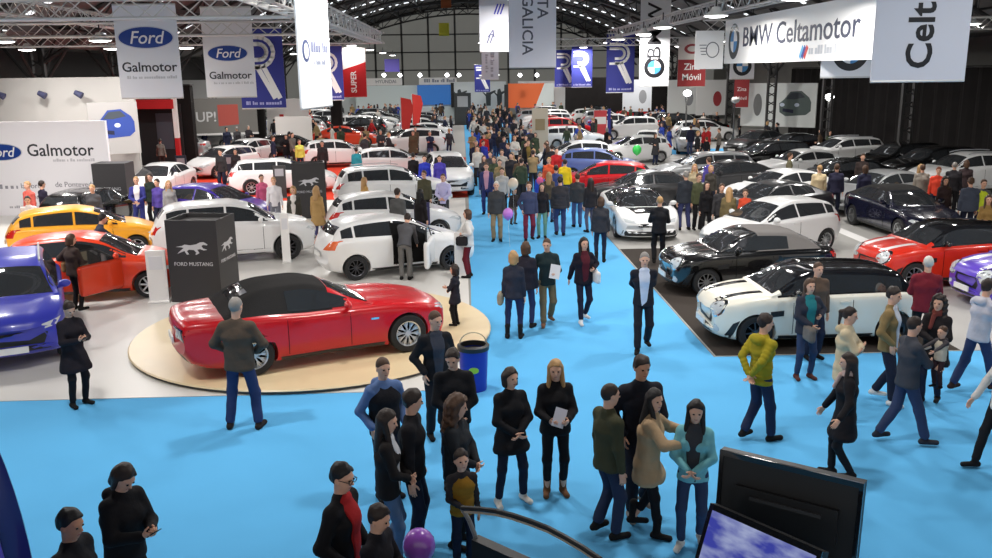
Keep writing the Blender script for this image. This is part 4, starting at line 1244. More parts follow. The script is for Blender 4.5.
poly_solid([(.4, -1.25), (2.4, -1.25), (2.4, 1.25), (1.4, 1.25)], M, .006, 'white_half', plain(220, 228, 226), t)
MB().box((-2.6, 0, .6), (.4, .4, 3.6)).build('post', STEELD, t); MB().box((2.1, 0, -.6), (.3, .3, 1.2)).build('post', STEELD, t)
for i, px in enumerate((345, 363, 384, 400, 420, 447, 459, 497, 520, 537)):
    p = at(px, 75, d=91)
    o = MB().lathe([(0, -.2), (.16, -.12), (.2, 0), (.12, .14), (0, .18)], 12).build('flood_spotlight', mat('spot_glow', (1, 1, 1), .5, emit=(1, 1, 1), estr=14) if i == 0 else bpy.data.materials['spot_glow'], None, 60)
    o.location = p; tag(o, 'small glaring spotlight high above the booths at the far end', 'spotlight', 'spotlights over the far booths')
for px, py, c in ((392, 66, (70, 60, 140)), (446, 2, (150, 80, 40)), (444, 30, (200, 200, 60))):
    t, M = panel('small_flag', at(px, py, d=80).x, 80, 1.3 if c[0] < 100 else .9, at(px, py, d=80).z - .5, at(px, py, d=80).z + .6, plain(*c), 'small %s flag hanging from the far roof' % {70: 'purple', 150: 'brown', 200: 'yellow'}[c[0]], rod=False)
t, M = panel('picture_wall', at(480, 95, d=97).x, 97, 5.6, .01, 3.9, plain(226, 232, 232), 'white wall with dark printed figures at the very end of the aisle', 'picture wall', rod=False, thick=.2)
for x_ in (-2.2, .9, 2.1):
    for q in ([(-.3, -.9), (.3, -.9), (.35, .3), (.1, .9), (-.25, .8), (-.35, .1)], [(.2, .2), (1.0, .6), (.95, .75), (.1, .5)], [(-.2, .2), (-.8, .7), (-.9, .6), (-.25, 0)]): poly_solid([(x_ + a * .8, b + .3) for a, b in q], M, .006, 'printed_figure', plain(72, 80, 82), t)
# ------------------------------------------------------------------ right side walls
t = empty('black_curtain', (24.6, 52, 0)); POINTS += [(24.6, 38 + k, .4) for k in range(29)]; tag(t, 'long black curtain wall behind the cars on the right', 'curtain', kind='thing')
b = MB(); pts = [(24.2 - 24.2 + .12 * math.sin(k * 1.7), -14 + 28 * k / 80) for k in range(81)]
for (x0, y0), (x1, y1) in zip(pts[:-1], pts[1:]): b.add([(x0, y0, 0), (x1, y1, 0), (x1, y1, 4.9), (x0, y0, 4.9), (x0 + .05, y0, 0), (x1 + .05, y1, 0), (x1 + .05, y1, 4.9), (x0 + .05, y0, 4.9)], [(0, 1, 2, 3), (7, 6, 5, 4), (3, 2, 6, 7)])
b.build('drape', BLACKC, t); MB().bar((0, -14, 4.95), (0, 14, 4.95), .04, 8).build('rail', STEELD, t)
t = empty('black_curtain', (17.5, 90, 0)); POINTS += [(10.5 + k, 90, .5) for k in range(15)]; tag(t, 'far black partition beyond the white car posters on the right', 'partition'); MB().box((0, 0, 2.1), (14, .3, 4.2)).build('panel', BLACKC, t); MB().box((0, 0, 4.25), (14, .36, .1)).build('top_rail', STEELD, t)
t = empty('car_poster', at(778, 105, d=60)); t.rotation_euler.z = R(-40); tag(t, 'white poster with a dark car picture before the black curtain', 'poster')
MB().box((0, 0, 0), (5.2, .12, 2.9)).build('panel', plain(222, 226, 224), t); poster_car(t, face_M((1.2, -.068, 0), (1, 0, 0)), 1.05, plain(88, 100, 98)); poly_solid(ellipse(.3, .75), face_M((-1.4, -.068, 0), (1, 0, 0)), .006, 'logo', plain(120, 122, 122), t)
t, M = panel('hanging_banner', at(741, 103, d=60).x, 60, 1.0, 2.4, 4.6, plain(150, 56, 58), 'narrow red banner with white letters left of the white car poster')
text_obj('Zina', M @ T(0, .1), .36, WHITEP, t); text_obj('Móvil', M @ T(0, -.5), .34, WHITEP, t)
for px, d, w, col, lab in ((711, 72, 2.4, (222, 222, 220), 'white poster board with a red oval right of the bright work lamp'), (683, 74, 2.6, (226, 228, 226), 'white poster board behind the bright work lamp'), (637, 80, 2.6, (220, 224, 230), 'pale poster board below the vertical banner with the roundel')):
    t, M = panel('poster_board', at(px, 100, d=d).x, d, w, 1.3, 4.1, plain(*col), lab, 'poster', rod=False, thick=.1)
    MB().box((0, 0, -.65), (.3, .1, 1.3)).build('post', STEELD, t)
    poly_solid(ellipse(.35, .6, 20, .5, -.1), M, .006, 'logo', plain(160, 60, 64) if px == 711 else plain(150, 152, 156), t)
def workpole(px, py, d, lab, glow):
    p = at(px, py, d=d); t = empty('work_light', (p.x, p.y, 0)); tag(t, lab, 'lamp'); POINTS.append((p.x, p.y, .6))
    MB().bar((0, 0, 0), (0, 0, p.z), .055, 8).build('pole', STEELM, t); MB().lathe([(.5, .0), (.5, .04), (0, .06), (0, 0)], 12).build('base', STEELD, t)
    MB().lathe([(0, -.22), (.2, -.14), (.27, 0), (.2, .14), (0, .2)], 14, (0, -.1, p.z)).build('lamp_head', bpy.data.materials['spot_glow'] if glow else OFFW, t, 60)
workpole(829, 97, 52, 'bright white work lamp on a pole before the black curtain', True)
workpole(687, 93, 58, 'bright work lamp on a pole below the Zina Móvil banner', True)
workpole(735, 100, 55, 'pale unlit lamp pole beside the narrow red banner', False)
t = empty('white_partition', (27.2, 45, 0)); tag(t, 'tall white partition by the grey wall at the far right', 'partition'); MB().box((0, 0, 1.6), (4.6, .3, 3.2)).build('panel', plain(222, 218, 212), t); MB().box((1.1, -.17, 1.7), (1.6, .04, 1.5)).build('brown_poster', plain(170, 140, 122), t)
# ------------------------------------------------------------------ cars
WHITE = paint(230, 230, 230, 0, .3); JET = paint(14, 14, 16, 0, .2); NAVYP = paint(20, 22, 44, 0, .2)
REDP = paint(196, 20, 30); ORANGE = paint(226, 66, 34); YEL = paint(246, 172, 48); BLUEP = paint(56, 62, 176); PURP = paint(64, 44, 150); SILV = paint(186, 188, 190, .5); DGREY = paint(62, 62, 64, .4); CREAM = paint(236, 232, 218)
FARP = set(); OBBS = []
for q in ((402, 148), (413, 138), (600, 142), (540, 152), (463, 125)): POINTS.append((at(*q).x, at(*q).y, .9))
def obb_of(kind, c, head):
    sp = CARS[kind]; d = Vector((math.sin(R(head)), math.cos(R(head))))
    return (Vector((c[0], c[1])), sp['L'] / 2, sp['W'] / 2, d, Vector((d.y, -d.x)))
def inside(o, x, y, m):
    q = Vector((x, y)) - o[0]
    return abs(q.dot(o[3])) < o[1] + m and abs(q.dot(o[4])) < o[2] + m
def nudge(x, y, m=.24):
    for _ in range(4):
        for o in OBBS:
            if inside(o, x, y, m):
                q = Vector((x, y)) - o[0]; a, b = q.dot(o[3]), q.dot(o[4])
                da, db = o[1] + m + .01 - abs(a), o[2] + m + .01 - abs(b)
                if da < db: q += o[3] * math.copysign(da, a)
                else: q += o[4] * math.copysign(db, b)
                x, y = o[0] + q
    return x, y
def rt(d): return Vector((d.y, -d.x))
def reg(root, c, rad=2.3): PLACED.append((c[0], c[1], rad)); return root
def by_wheels(root, kind, pf, pr, side, label, z=0.008, group=None):
    sp = CARS[kind]; F_, R_ = at(*pf, z), at(*pr, z)
    d = Vector((F_.x - R_.x, F_.y - R_.y)).normalized()
    return by_front(root, kind, F_, math.degrees(math.atan2(d.x, d.y)), side, label, z, group)
def by_front(root, kind, p, head, side, label, z=0.008, group=None, rear=False):
    sp = CARS[kind]; d = Vector((math.sin(R(head)), math.cos(R(head))))
    off = sp['L'] / 2 - sp['fo'] - (sp['wb'] if rear else 0)
    c = Vector((p.x, p.y)) - d * off - rt(d) * (sp['W'] / 2 - .05) * side
    reg(root, c); OBBS.append(obb_of(kind, c, head)); return put_car(root, (c.x, c.y, z), head, label, group)
def by_roof(root, kind, px, py, head, label, z=0.008, group=None):
    hz = max(v for _, v in CARS[kind]['zr']); p = at(px, py, hz)
    reg(root, p); OBBS.append(obb_of(kind, p, head)); return put_car(root, (p.x, p.y, z), head, label, group)

def mustang_extra(c):
    P, X, side, top = c['P'], c['X'], c['side'], c['top']
    text = None
    for s in (1, -1): P('side_scoop', [(-s * X(3.25), .55), (-s * X(3.55), .60), (-s * X(3.55), .68), (-s * X(3.3), .66)], side[s], REDP, .01)
    for s in (1, -1): P('badge', [(-s * X(1.42), .70), (-s * X(1.56), .70), (-s * X(1.56), .735), (-s * X(1.42), .735)], side[s], CHROME, .006)
    P('rear_diffuser', [(-.7, .30), (.7, .30), (.62, .44), (-.62, .44)], c['back'], BLACK, .006)
def mini_extra(stripe):
    def f(c):
        P, X, top = c['P'], c['X'], c['top']
        for s in (1, -1):
            P('bonnet_stripe', [(X(.16), .30 * s), (X(.16), .46 * s), (X(.98), .50 * s), (X(.98), .34 * s)], top, stripe, .004)
            P('side_vent', [(-s * X(1.02), .62), (-s * X(1.26), .64), (-s * X(1.26), .74), (-s * X(1.02), .72)], c['side'][s], BLACK, .008)
            P('foglight', [(x * s, z) for x, z in ellipse(.07, .07, 14, .60, .38)], c['front'], LAMP, .008)
            P('arch_trim', [(-s * X(.20), .22), (-s * X(.34), .22), (-s * X(.48), .56), (-s * X(.36), .5)], c['side'][s], BLACK, .006)
    return f
def rails(c):
    for s in (1, -1):
        pts = [Vector((c['X'](u), s * .56, max(c['F']['zr'](u), 1.0) + .03)) for u in np.linspace(1.9, 3.7, 8)]
        MB().path(pts, .02, 6).build('roof_rail', plain(170, 172, 176, .35), c['root'])
def open_door(side, ang, u0, u1, m):
    def f(c):
        P, X, F = c['P'], c['X'], c['F']; s = side; W = c['sp']['W']
        z1 = F['zs'](u0) + .02
        P('door_opening', [(-s * X(u0), .32), (-s * X(u1), .32), (-s * X(u1), F['zs'](u1) + .34), (-s * X(u0 + .62), F['zs'](u0) + .34), (-s * X(u0 + .1), z1)], c['side'][s], UNDER, .012)
        h = bpy.data.objects.new('door', None); COL.objects.link(h); h.parent = c['root']
        h.location = (X(u0), s * (W / 2 - .03), 0); h.rotation_euler.z = -s * R(ang)
        L = u1 - u0
        f_ = Field((-L - .12, -.2, .15), (.12, .2, 1.15), .02)
        for z in np.linspace(.36, z1 - .02, 18):
            f_.cone((-.03, 0, z), (-L + .03, 0, z), .052, .052, .06)
        link('door_panel', np_mesh([f_.net()], 'door'), m, h)
        b = MB().path([Vector((-.06, 0, z1)), Vector((-.62, 0, z1 + .36)), Vector((-L + .03, 0, z1 + .36)), Vector((-L + .03, 0, z1))], .022, 6); b.build('window_frame', BLACK, h)
        MB().add([(-.1, .004, z1), (-L + .04, .004, z1), (-L + .04, .004, z1 + .35), (-.62, .004, z1 + .35), (-.1, -.004, z1), (-L + .04, -.004, z1), (-L + .04, -.004, z1 + .35), (-.62, -.004, z1 + .35)],
                 [(0, 1, 2, 3), (7, 6, 5, 4), (0, 4, 5, 1), (1, 5, 6, 2), (2, 6, 7, 3), (3, 7, 4, 0)]).build('window_pane', GLASS, h)
        MB().box((-L * .55, -.05 * s, .62), (L * .7, .05, .35)).build('inner_panel', BLACK, h)
    return f
def open_hatch(m):
    def f(c):
        X = c['X']; L = c['sp']['L']
        h = bpy.data.objects.new('tailgate', None); COL.objects.link(h); h.parent = c['root']
        h.location = (X(L - .62), 0, 1.42); h.rotation_euler.y = R(34)
        MB().box((-.36, 0, 0), (.72, 1.1, .06)).build('tailgate_frame', m, h); MB().box((-.36, 0, .035), (.5, .9, .02)).build('tailgate_glass', GLASS, h)
        c['P']('boot_opening', [(-.58, .62), (.58, .62), (.54, 1.3), (-.54, 1.3)], c['back'], UNDER, .012)
    return f

OBBS += [obb_of('suv', (-8.72, 16.75), 155), obb_of('i8', (at(652, 243).x, at(652, 243).y + 2.3), 181), obb_of('minicab', (6.55, 19.85), 266), obb_of('mini', (6.42, 15.9), 269)]
# turntable
t = empty('turntable', (-2.95, 16.8, 0)); tag(t, 'round pale wooden turntable under the red convertible', 'platform')
MB().lathe([(0, .09), (3.43, .09), (3.45, .07), (3.45, .065), (0, .065)], 72).build('deck', WOOD, t); MB().lathe([(0, .064), (3.40, .064), (3.40, .009), (0, .009)], 72).build('dark_skirt', STEELM, t)
TZ = .092
by_wheels(make_car('mustang', REDP, roof=CANVAS, roofu=(2.24, 4.04), rimstyle=1, spokes=10, extras=mustang_extra, plate=False), 'mustang', (409, 352), (262, 375), 1, 'red convertible with a black soft top on the round turntable', TZ)
put_car(reg(make_car('suv', BLUEP, face='suv', extras=rails), (-8.7, 16.6)), (-8.72, 16.75, .008), 155, 'bright blue small off-roader facing the viewer at the left edge')
by_front(make_car('hatch', ORANGE, rim=RIM, spokes=7, extras=open_door(-1, 48, 1.38, 2.42, ORANGE)), 'hatch', at(150, 298, .008), 79, 1, 'orange red hatchback with its front door open')
by_roof(make_car('hatch', YEL, spokes=5), 'hatch', 84, 205, 68, 'yellow hatchback behind the orange one')
by_front(make_car('suv', WHITE, spokes=10, rim=RIMDARK), 'suv', at(289, 260, .008), 74, 1, 'white off-roader behind the black pillar with the horse logo')
by_wheels(make_car('hatch', WHITE, spokes=10, rim=RIMDARK, tail=TAILOR, extras=open_door(-1, 62, 1.36, 2.40, WHITE)), 'hatch', (452, 270), (362, 280), 1, 'white hatchback with an open door and a man leaning in')
by_roof(make_car('hatch', WHITE, spokes=8), 'hatch', 393, 191, 77, 'white hatchback directly behind the white one with the open door')
by_roof(make_car('suv', WHITE, spokes=8, extras=rails), 'suv', 392, 165, 77, 'tall white family car behind the two white hatchbacks, roof highest of the three')
by_roof(make_car('wagon', WHITE, spokes=8), 'wagon', 282, 158, 80, 'white car behind the dark grey horse logo panel')
by_roof(make_car('hatch', PURP, spokes=8), 'hatch', 214, 184, 112, 'violet blue car half hidden behind the white hatchback')
by_roof(make_car('hatch', JET), 'hatch', 91, 186, 10, 'black hatchback seen from behind below the big wall sign')
by_roof(make_car('sedan', WHITE, spokes=8), 'sedan', 159, 163, 184, 'white saloon with a reddish windscreen facing the viewer beside the dark pillar')
by_roof(make_car('hatch', WHITE, spokes=8), 'hatch', 222, 146, 212, 'white hatchback on the red carpet, nearer of the two by the black column')
by_roof(make_car('hatch', WHITE, spokes=8), 'hatch', 244, 139, 205, 'white hatchback behind the other white one by the black column')
by_roof(make_car('suv', WHITE, face='suv', spokes=8), 'suv', 447, 153, 172, 'white car facing the viewer beside the aisle on the red carpet')
by_roof(make_car('hatch', WHITE, spokes=8), 'hatch', 394, 147, 80, 'white hatchback on the red carpet behind the tall family car')
by_roof(make_car('hatch', WHITE, spokes=8), 'hatch', 338, 139, 75, 'white hatchback on the red carpet left of the red flags')
by_roof(make_car('hatch', JET, spokes=8), 'hatch', 293, 134, 92, 'black hatchback behind the white car by the horse logo panel')
# right
p = at(652, 243); put_car(reg(make_car('i8', WHITE, face='i8', roof=GLOSSBLACK, roofu=(1.3, 3.6)), (p.x, p.y + 2.3)), (p.x, p.y + 2.3, .008), 181, 'low white sports car with a black bonnet facing the viewer')
by_roof(make_car('sedan', DGREY, spokes=10), 'sedan', 643, 170, 272, 'dark grey saloon right behind the low white sports car')
put_car(reg(make_car('minicab', JET, roof=CANVASG, roofu=(1.9, 3.45), face='mini', spokes=10, rim=RIM, extras=mini_extra(JET)), (6.6, 20.0)), (6.55, 19.85, .012), 266, 'black small convertible with a grey soft top')
put_car(reg(make_car('mini', CREAM, roof=GLOSSBLACK, face='mini', spokes=8, rim=RIMDARK, extras=mini_extra(GLOSSBLACK), pillars=GLOSSBLACK), (6.4, 15.9)), (6.42, 15.9, .012), 269, 'cream white small car with black roof and bonnet stripes')
by_front(make_car('hatch', WHITE, spokes=10), 'hatch', at(825, 251, .008), 246, -1, 'white hatchback facing left beside the black convertible', rear=True)
by_wheels(make_car('sedan', NAVYP, roof=CANVAS, roofu=(2.0, 4.0), spokes=10), 'sedan', (897, 241), (843, 222), 1, 'dark navy convertible facing the viewer beside the white strip')
by_roof(make_car('mini', paint(206, 46, 30), roof=GLOSSBLACK, face='mini', spokes=8, extras=mini_extra(WHITE), pillars=GLOSSBLACK), 'mini', 945, 221, 264, 'orange red small car with black roof and white bonnet stripes')
by_roof(make_car('suv', WHITE, face='suv', spokes=8, extras=rails), 'suv', 966, 152, 262, 'white large off-roader near the white partition at the right')
by_roof(make_car('suv', JET, face='suv', spokes=8), 'suv', 932, 146, 258, 'black off-roader behind the white large off-roader, right one of two')
by_roof(make_car('suv', JET, face='suv', spokes=8), 'suv', 899, 142, 255, 'black off-roader before the black curtain, left one of two')
by_roof(make_car('wagon', WHITE, spokes=8, extras=rails), 'wagon', 842, 137, 258, 'white estate car before the black curtain')
by_roof(make_car('sedan', WHITE, spokes=8), 'sedan', 801, 149, 258, 'white coupe in front of the white estate car')
by_roof(make_car('sedan', JET, spokes=8), 'sedan', 792, 133, 255, 'black car under the white car poster, right one of two')
by_roof(make_car('wagon', JET, spokes=8), 'wagon', 768, 141, 255, 'black car under the white car poster, left one of two')
by_roof(make_car('sedan', WHITE, spokes=8), 'sedan', 781, 169, 250, 'white saloon behind the dark grey saloon with chrome window frames')
by_roof(make_car('sedan', DGREY, spokes=8), 'sedan', 770, 181, 245, 'dark grey saloon behind the white hatchback facing left')
by_roof(make_car('sedan', SILV, spokes=8), 'sedan', 880, 170, 248, 'silver saloon beyond the dark navy convertible')
by_roof(make_car('sedan', JET, spokes=8), 'sedan', 842, 158, 262, 'black saloon beyond the silver saloon')
by_roof(make_car('sedan', DGREY, spokes=8), 'sedan', 726, 160, 262, 'grey saloon behind the crowd at the low white sports car, left of two')
by_roof(make_car('wagon', SILV, spokes=8), 'wagon', 703, 152, 266, 'silver estate car by the blue crossing on the right')
by_roof(make_car('hatch', REDP, spokes=8), 'hatch', 603, 161, 283, 'red hatchback behind the low white sports car, beside the aisle')
by_roof(make_car('hatch', paint(92, 110, 170), spokes=8), 'hatch', 601, 148, 100, 'pale blue hatchback behind the red hatchback by the aisle')
for kd, cl, px, py, hd_, lb in (('hatch', WHITE, 634, 135, 262, 'white hatchback behind the pale blue hatchback, beside the roll up banner'), ('sedan', WHITE, 648, 130, 195, 'white saloon facing the viewer beyond the green balloon'),
    ('hatch', WHITE, 574, 140.5, 265, 'white hatchback by the beige info panel in the aisle'), ('sedan', DGREY, 757, 130, 235, 'dark grey saloon by the lamp pole left of the black cars'), ('wagon', SILV, 690, 128, 190, 'silver estate car facing the viewer below the white poster boards')): by_roof(make_car(kd, cl, spokes=5, detail=1), kd, px, py, hd_, lb)
p = at(1040, 306); put_car(reg(make_car('mini', paint(96, 70, 190), face='mini', spokes=8, extras=mini_extra(WHITE), roof=WHITE, pillars=WHITE), (p.x, p.y)), (p.x + .35, p.y + .3, .008), 268, 'violet small car with a white roof cut by the right edge')

# far rows: copies of five plain cars
TPL = [(k, make_car(k, WHITE, detail=1, spokes=5, plate=False, face='suv' if k == 'suv' else 'generic')) for k in ('hatch', 'suv', 'wagon', 'sedan')]
FARCOL = [(WHITE, 'white', 11), (SILV, 'silver', 4), (JET, 'black', 4), (REDP, 'red', 2), (DGREY, 'dark grey', 2), (BLUEP, 'blue', 1), (ORANGE, 'orange', 1)]
bag = [c for c in FARCOL for _ in range(c[2])]
rng = random.Random(11)
used = set()
KN = dict(hatch='hatchback', suv='off-roader', wagon='estate car', sedan='saloon')
for y in (55.2, 58, 62.4, 65.2, 69.6, 72.4, 76.8, 79.6, 84, 86.8):
    for sd, xs_ in (('left', (-17.8, -12.9, -8.0, -2.95)), ('right', (7.5, 12.45, 17.4, 22.4))):
        for x in xs_:
            cx, cy = x + rng.uniform(-.15, .15), y + rng.uniform(-.15, .15)
            if sd == 'right' and (cx > 19 and cy < 67 or cx > 21): continue
            if any(math.hypot(cx - a, cy - b) < (3.9 if r_ > 1 else 1.6) for a, b, r_ in PLACED if (a, b) not in FARP): continue
            kind, tp = rng.choice(TPL); m, cn, _ = rng.choice(bag)
            ob = obb_of(kind, (cx, cy), 90)
            if any(inside(ob, a, b, r_) for a, b, r_ in POINTS): continue
            OBBS.append(ob); PLACED.append((cx, cy, 2.3)); FARP.add((cx, cy))
            if kind not in used: used.add(kind); c = tp
            else: c = copy_tree(tp)
            hd_ = rng.choice((90, 90, 270)) + rng.uniform(-4, 4)
            put_car(c, (cx, cy, .008), hd_, '%s %s in the packed far rows on the %s side of the aisle' % (cn, KN[kind], sd), '%s %ss in the far rows on the %s' % (cn, KN[kind], sd))
            recolor(c, m)
for k, tp in TPL:
    if k not in used:
        for ch in list(tp.children_recursive): bpy.data.objects.remove(ch)
        bpy.data.objects.remove(tp)

# ------------------------------------------------------------------ stand furniture
def horse(t, M, s, m):
    pts = [(-1.0, .10), (-.62, .16), (-.45, .24), (-.1, .20), (.25, .26), (.5, .38), (.72, .40), (.95, .26), (.92, .20), (.70, .24), (.58, .16), (.66, .02), (.92, -.06), (.70, -.10), (.48, -.02), (.30, -.06), (.42, -.26), (.24, -.36), (.16, -.34), (.24, -.24), (.10, -.08), (-.2, -.06), (-.34, -.14), (-.22, -.34), (-.36, -.36), (-.48, -.14), (-.7, -.22), (-.95, -.32), (-.72, -.12), (-.52, .04), (-.66, .08)]
    poly_solid([(x * s, y * s) for x, y in pts], M, .006, 'horse_logo', m, t)
PILL = mat('anthracite_panel', s2l(50, 48, 49), .5)
SLV = plain(200, 200, 204, .35)
def pillar(p, w, d, h, rz, label, lettering=True, m=PILL, hollow=True):
    t = empty('display_pillar', (p.x, p.y, .008), R(rz)); tag(t, label, 'display pillar')
    b = MB()
    for x_, y_, sx_, sy_ in ((0, -d / 2 + .02, w, .04), (0, d / 2 - .02, w, .04), (-w / 2 + .02, 0, .04, d - .08), (w / 2 - .02, 0, .04, d - .08)): b.box((x_, y_, h / 2), (sx_, sy_, h))
    b.build('shell', m, t); MB().box((0, 0, h - .12), (w - .08, d - .08, .04)).build('top', plain(90, 88, 88), t)
    for M, ww in ((face_M((0, -d / 2 - .004, h * .66), (1, 0, 0)), w), (face_M((w / 2 + .004, 0, h * .66), (0, 1, 0)), d)):
        horse(t, M, ww * .32, SLV)
        if lettering: text_obj('FORD MUSTANG', M @ T(0, -ww * .30), ww * .10, SLV, t)
    return t
a, b = at(176, 306), at(240, 294)
pillar(at(207, 297), 1.18, 1.05, 1.87, -8, 'big anthracite pillar with a silver horse logo behind the red convertible')
pillar(at(311, 217), 1.15, .7, 1.95, 10, 'dark grey panel with a silver horse logo between the white cars')
def stand_sign(p, w, h, m, label, rz=0, logo=True):
    t = empty('info_stand', (p.x, p.y, .008), R(rz)); tag(t, label, 'info stand')
    MB().box((0, 0, .02), (w * 1.1, .35, .03)).build('base', STEELM if m is not WHITEP else WHITEP, t); MB().box((0, 0, h / 2 + .03), (w, .07, h)).build('panel', m, t)
    MB().box((0, -.04, h - .25), (w * .7, .012, .3)).build('print', plain(150, 150, 156) if m is not WHITEP else plain(226, 226, 230), t)
stand_sign(at(160, 302), .42, 1.15, WHITEP, 'white slanted info stand between the orange car and the anthracite pillar', 10)
stand_sign(at(287, 262), .22, 1.3, WHITEP, 'narrow white info stand in front of the white hatchback, right of the big pillar', 10)
stand_sign(at(281, 198), .50, 1.3, PILL, 'dark upright info stand beside the dark grey horse panel', 5)
stand_sign(at(183, 184), .5, 1.3, plain(40, 50, 66), 'dark blue upright info stand by the violet car', 5)
stand_sign(at(231, 183), .5, 1.3, plain(40, 50, 66), 'dark blue upright info stand before the white hatchbacks on red carpet', 5)
stand_sign(at(461, 277), .30, 1.1, WHITEP, 'white info stand beside the open white hatchback and the aisle', 10)
stand_sign(at(423, 246), .46, 1.25, plain(70, 66, 110), 'violet and white info stand before the second white hatchback', 0)
for k, (px, py) in enumerate(((402, 148), (413, 138))):
    p = at(px, py); t = empty('red_flag', (p.x, p.y, .008)); tag(t, 'tall red flag among the far cars, %s of the two' % ('nearer' if k == 0 else 'farther'), 'flag')
    MB().bar((0, 0, 0), (0, 0, 3.4), .025, 6).build('pole', ALU, t); MB().lathe([(.25, 0), (.25, .03), (0, .05), (0, 0)], 10).build('base', STEELD, t)
    poly_solid([(.03, .9), (.5, 1.1), (.85, 2.6), (.7, 3.2), (.03, 3.35)], face_M((0, .02, 0), (1, 0, 0)), .03, 'cloth', plain(206, 58, 52, .8), t)
p = at(600, 142); t = empty('roll_up_banner', (p.x, p.y, .008)); tag(t, 'red and white roll up banner among the cars right of the aisle', 'banner')
MB().box((0, 0, 1.2), (.9, .04, 2.0)).build('print', plain(206, 72, 78), t); MB().box((0, 0, .05), (1.05, .25, .1)).build('base', ALU, t); MB().box((0, -.025, 1.5), (.8, .01, .5)).build('white_print', WHITEP, t); MB().box((.62, 0, 1.2), (.22, .05, 2.2)).build('dark_edge', NAVY, t)
p = at(540, 152); t = empty('info_wall', (p.x, p.y, .008)); tag(t, 'tall beige info panel in the crowd at the middle of the aisle', 'panel')
MB().box((0, 0, 1.35), (1.0, .12, 2.7)).build('panel', plain(196, 184, 164), t); MB().box((0, -.07, 1.7), (.6, .02, .7)).build('print', plain(150, 132, 100), t)
p = at(463, 125); t = empty('poster_stand', (p.x, p.y, .008)); tag(t, 'black and white poster stand at the far left edge of the aisle', 'poster stand')
MB().box((0, 0, 1.5), (1.6, .15, 3.0)).build('panel', plain(70, 72, 72), t); MB().box((0, -.08, 2.2), (1.0, .02, 1.0)).build('print', plain(190, 190, 190), t); MB().box((0, 0, .05), (1.8, .5, .1)).build('base', STEELD, t)
# blue bin
p = at(474, 389); t = empty('waste_bin', (p.x, p.y, .008)); tag(t, 'round blue waste bin with a black rim and a green logo', 'bin')
MB().lathe([(0, 0), (.24, 0), (.275, .80), (.255, .80), (.235, .03), (0, .03)], 32).build('drum', plain(30, 52, 168, .35), t, 40); MB().lathe([(.24, .78), (.295, .78), (.30, .86), (.235, .88)], 32, close=True).build('rim', BLACK, t, 40)
MB().lathe([(0, .72), (.23, .72), (.23, .76), (0, .76)], 24).build('bin_liner', BLACK, t)
MB().path([Vector((.25 * math.cos(q), .0, .88 + .22 * math.sin(q))) for q in np.linspace(0, math.pi, 12)], .012, 6).build('handle', plain(190, 176, 150), t)
lg = MB().lathe([(0, -.01), (.085, -.01), (.085, .01), (0, .01)], 20, axis='y'); lg.v = [Vector((v.x * 1.1, v.y - .262, v.z * .7 + .44)) for v in lg.v]; lg.build('green_logo', plain(150, 196, 60), t)
t.scale = (.86, .86, .86)
# balloons
def balloon(p, c, label, r=.15, string=1.0):
    string = p.z - r - .03
    t = empty('balloon', p); tag(t, label, 'balloon')
    f = Field((-.3, -.3, -.4), (.3, .3, .3), .014); f.ell((0, 0, .01), (r, r, r * 1.12)); f.cone((0, 0, -r * .8), (0, 0, -r * 1.22), r * .45, .02, .05)
    link('skin', np_mesh([f.net()], 'skin'), mat('balloon_skin', s2l(*c), .25, coat=.4), t); MB().bar((0, 0, -r * 1.1), (.05, .03, -r - string), .004, 4).build('string', plain(220, 220, 220), t)
balloon(at(508, 214, 1.0), (196, 120, 214), 'lilac balloon floating beside the white haired man in the aisle', .15, .75)
balloon(at(513, 184, 1.45), (228, 208, 184), 'cream balloon above the crowd in the aisle', .17, .6)
balloon(at(540, 181, 1.3), (232, 96, 150), 'small pink balloon by the child in blue in the aisle', .12, .6)
balloon(at(419, 547, 1.05), (150, 84, 190), 'purple balloon at the bottom beside the curly haired youth', .14, .8)
balloon(at(637, 150, 1.5), (60, 210, 90), 'bright green balloon by the silver estate car', .2, .8)

# monitors at the front
def monitor(pa, pb, h, tilt, label, screen):
    A, B = pa, pb; d = Vector((B.x - A.x, B.y - A.y)); L = d.length
    t = empty('monitor', ((A.x + B.x) / 2, (A.y + B.y) / 2, A.z), math.atan2(d.y, d.x)); t.rotation_euler.x = R(tilt)
    tag(t, label, 'monitor')
    MB().box((0, .03, -h / 2), (L, .075, h)).build('housing', BLACK, t)
    for c_, s_ in (((0, -.012, -.02), (L, .02, .04)), ((0, -.012, -h + .02), (L, .02, .04)), ((-L / 2 + .015, -.012, -h / 2), (.03, .02, h - .08)), ((L / 2 - .015, -.012, -h / 2), (.03, .02, h - .08))): MB().box(c_, s_).build('bezel', GLOSSBLACK, t)
    return t, L
A, B = at(721, 449, 2.25), at(865, 483, 2.25)
t, L = monitor(A, B, .74, -4, 'large black monitor seen from behind at the bottom right', None)
MB().box((0, -.03, -.36), (L * .72, .03, .26)).build('rear_cover', BLACK, t); MB().box((0.0, -.05, -.30), (L * .5, .02, .025)).build('socket_strip', plain(60, 60, 62), t)
T1 = t
A2, B2 = at(712, 503, 2.0), at(824, 552, 2.0)
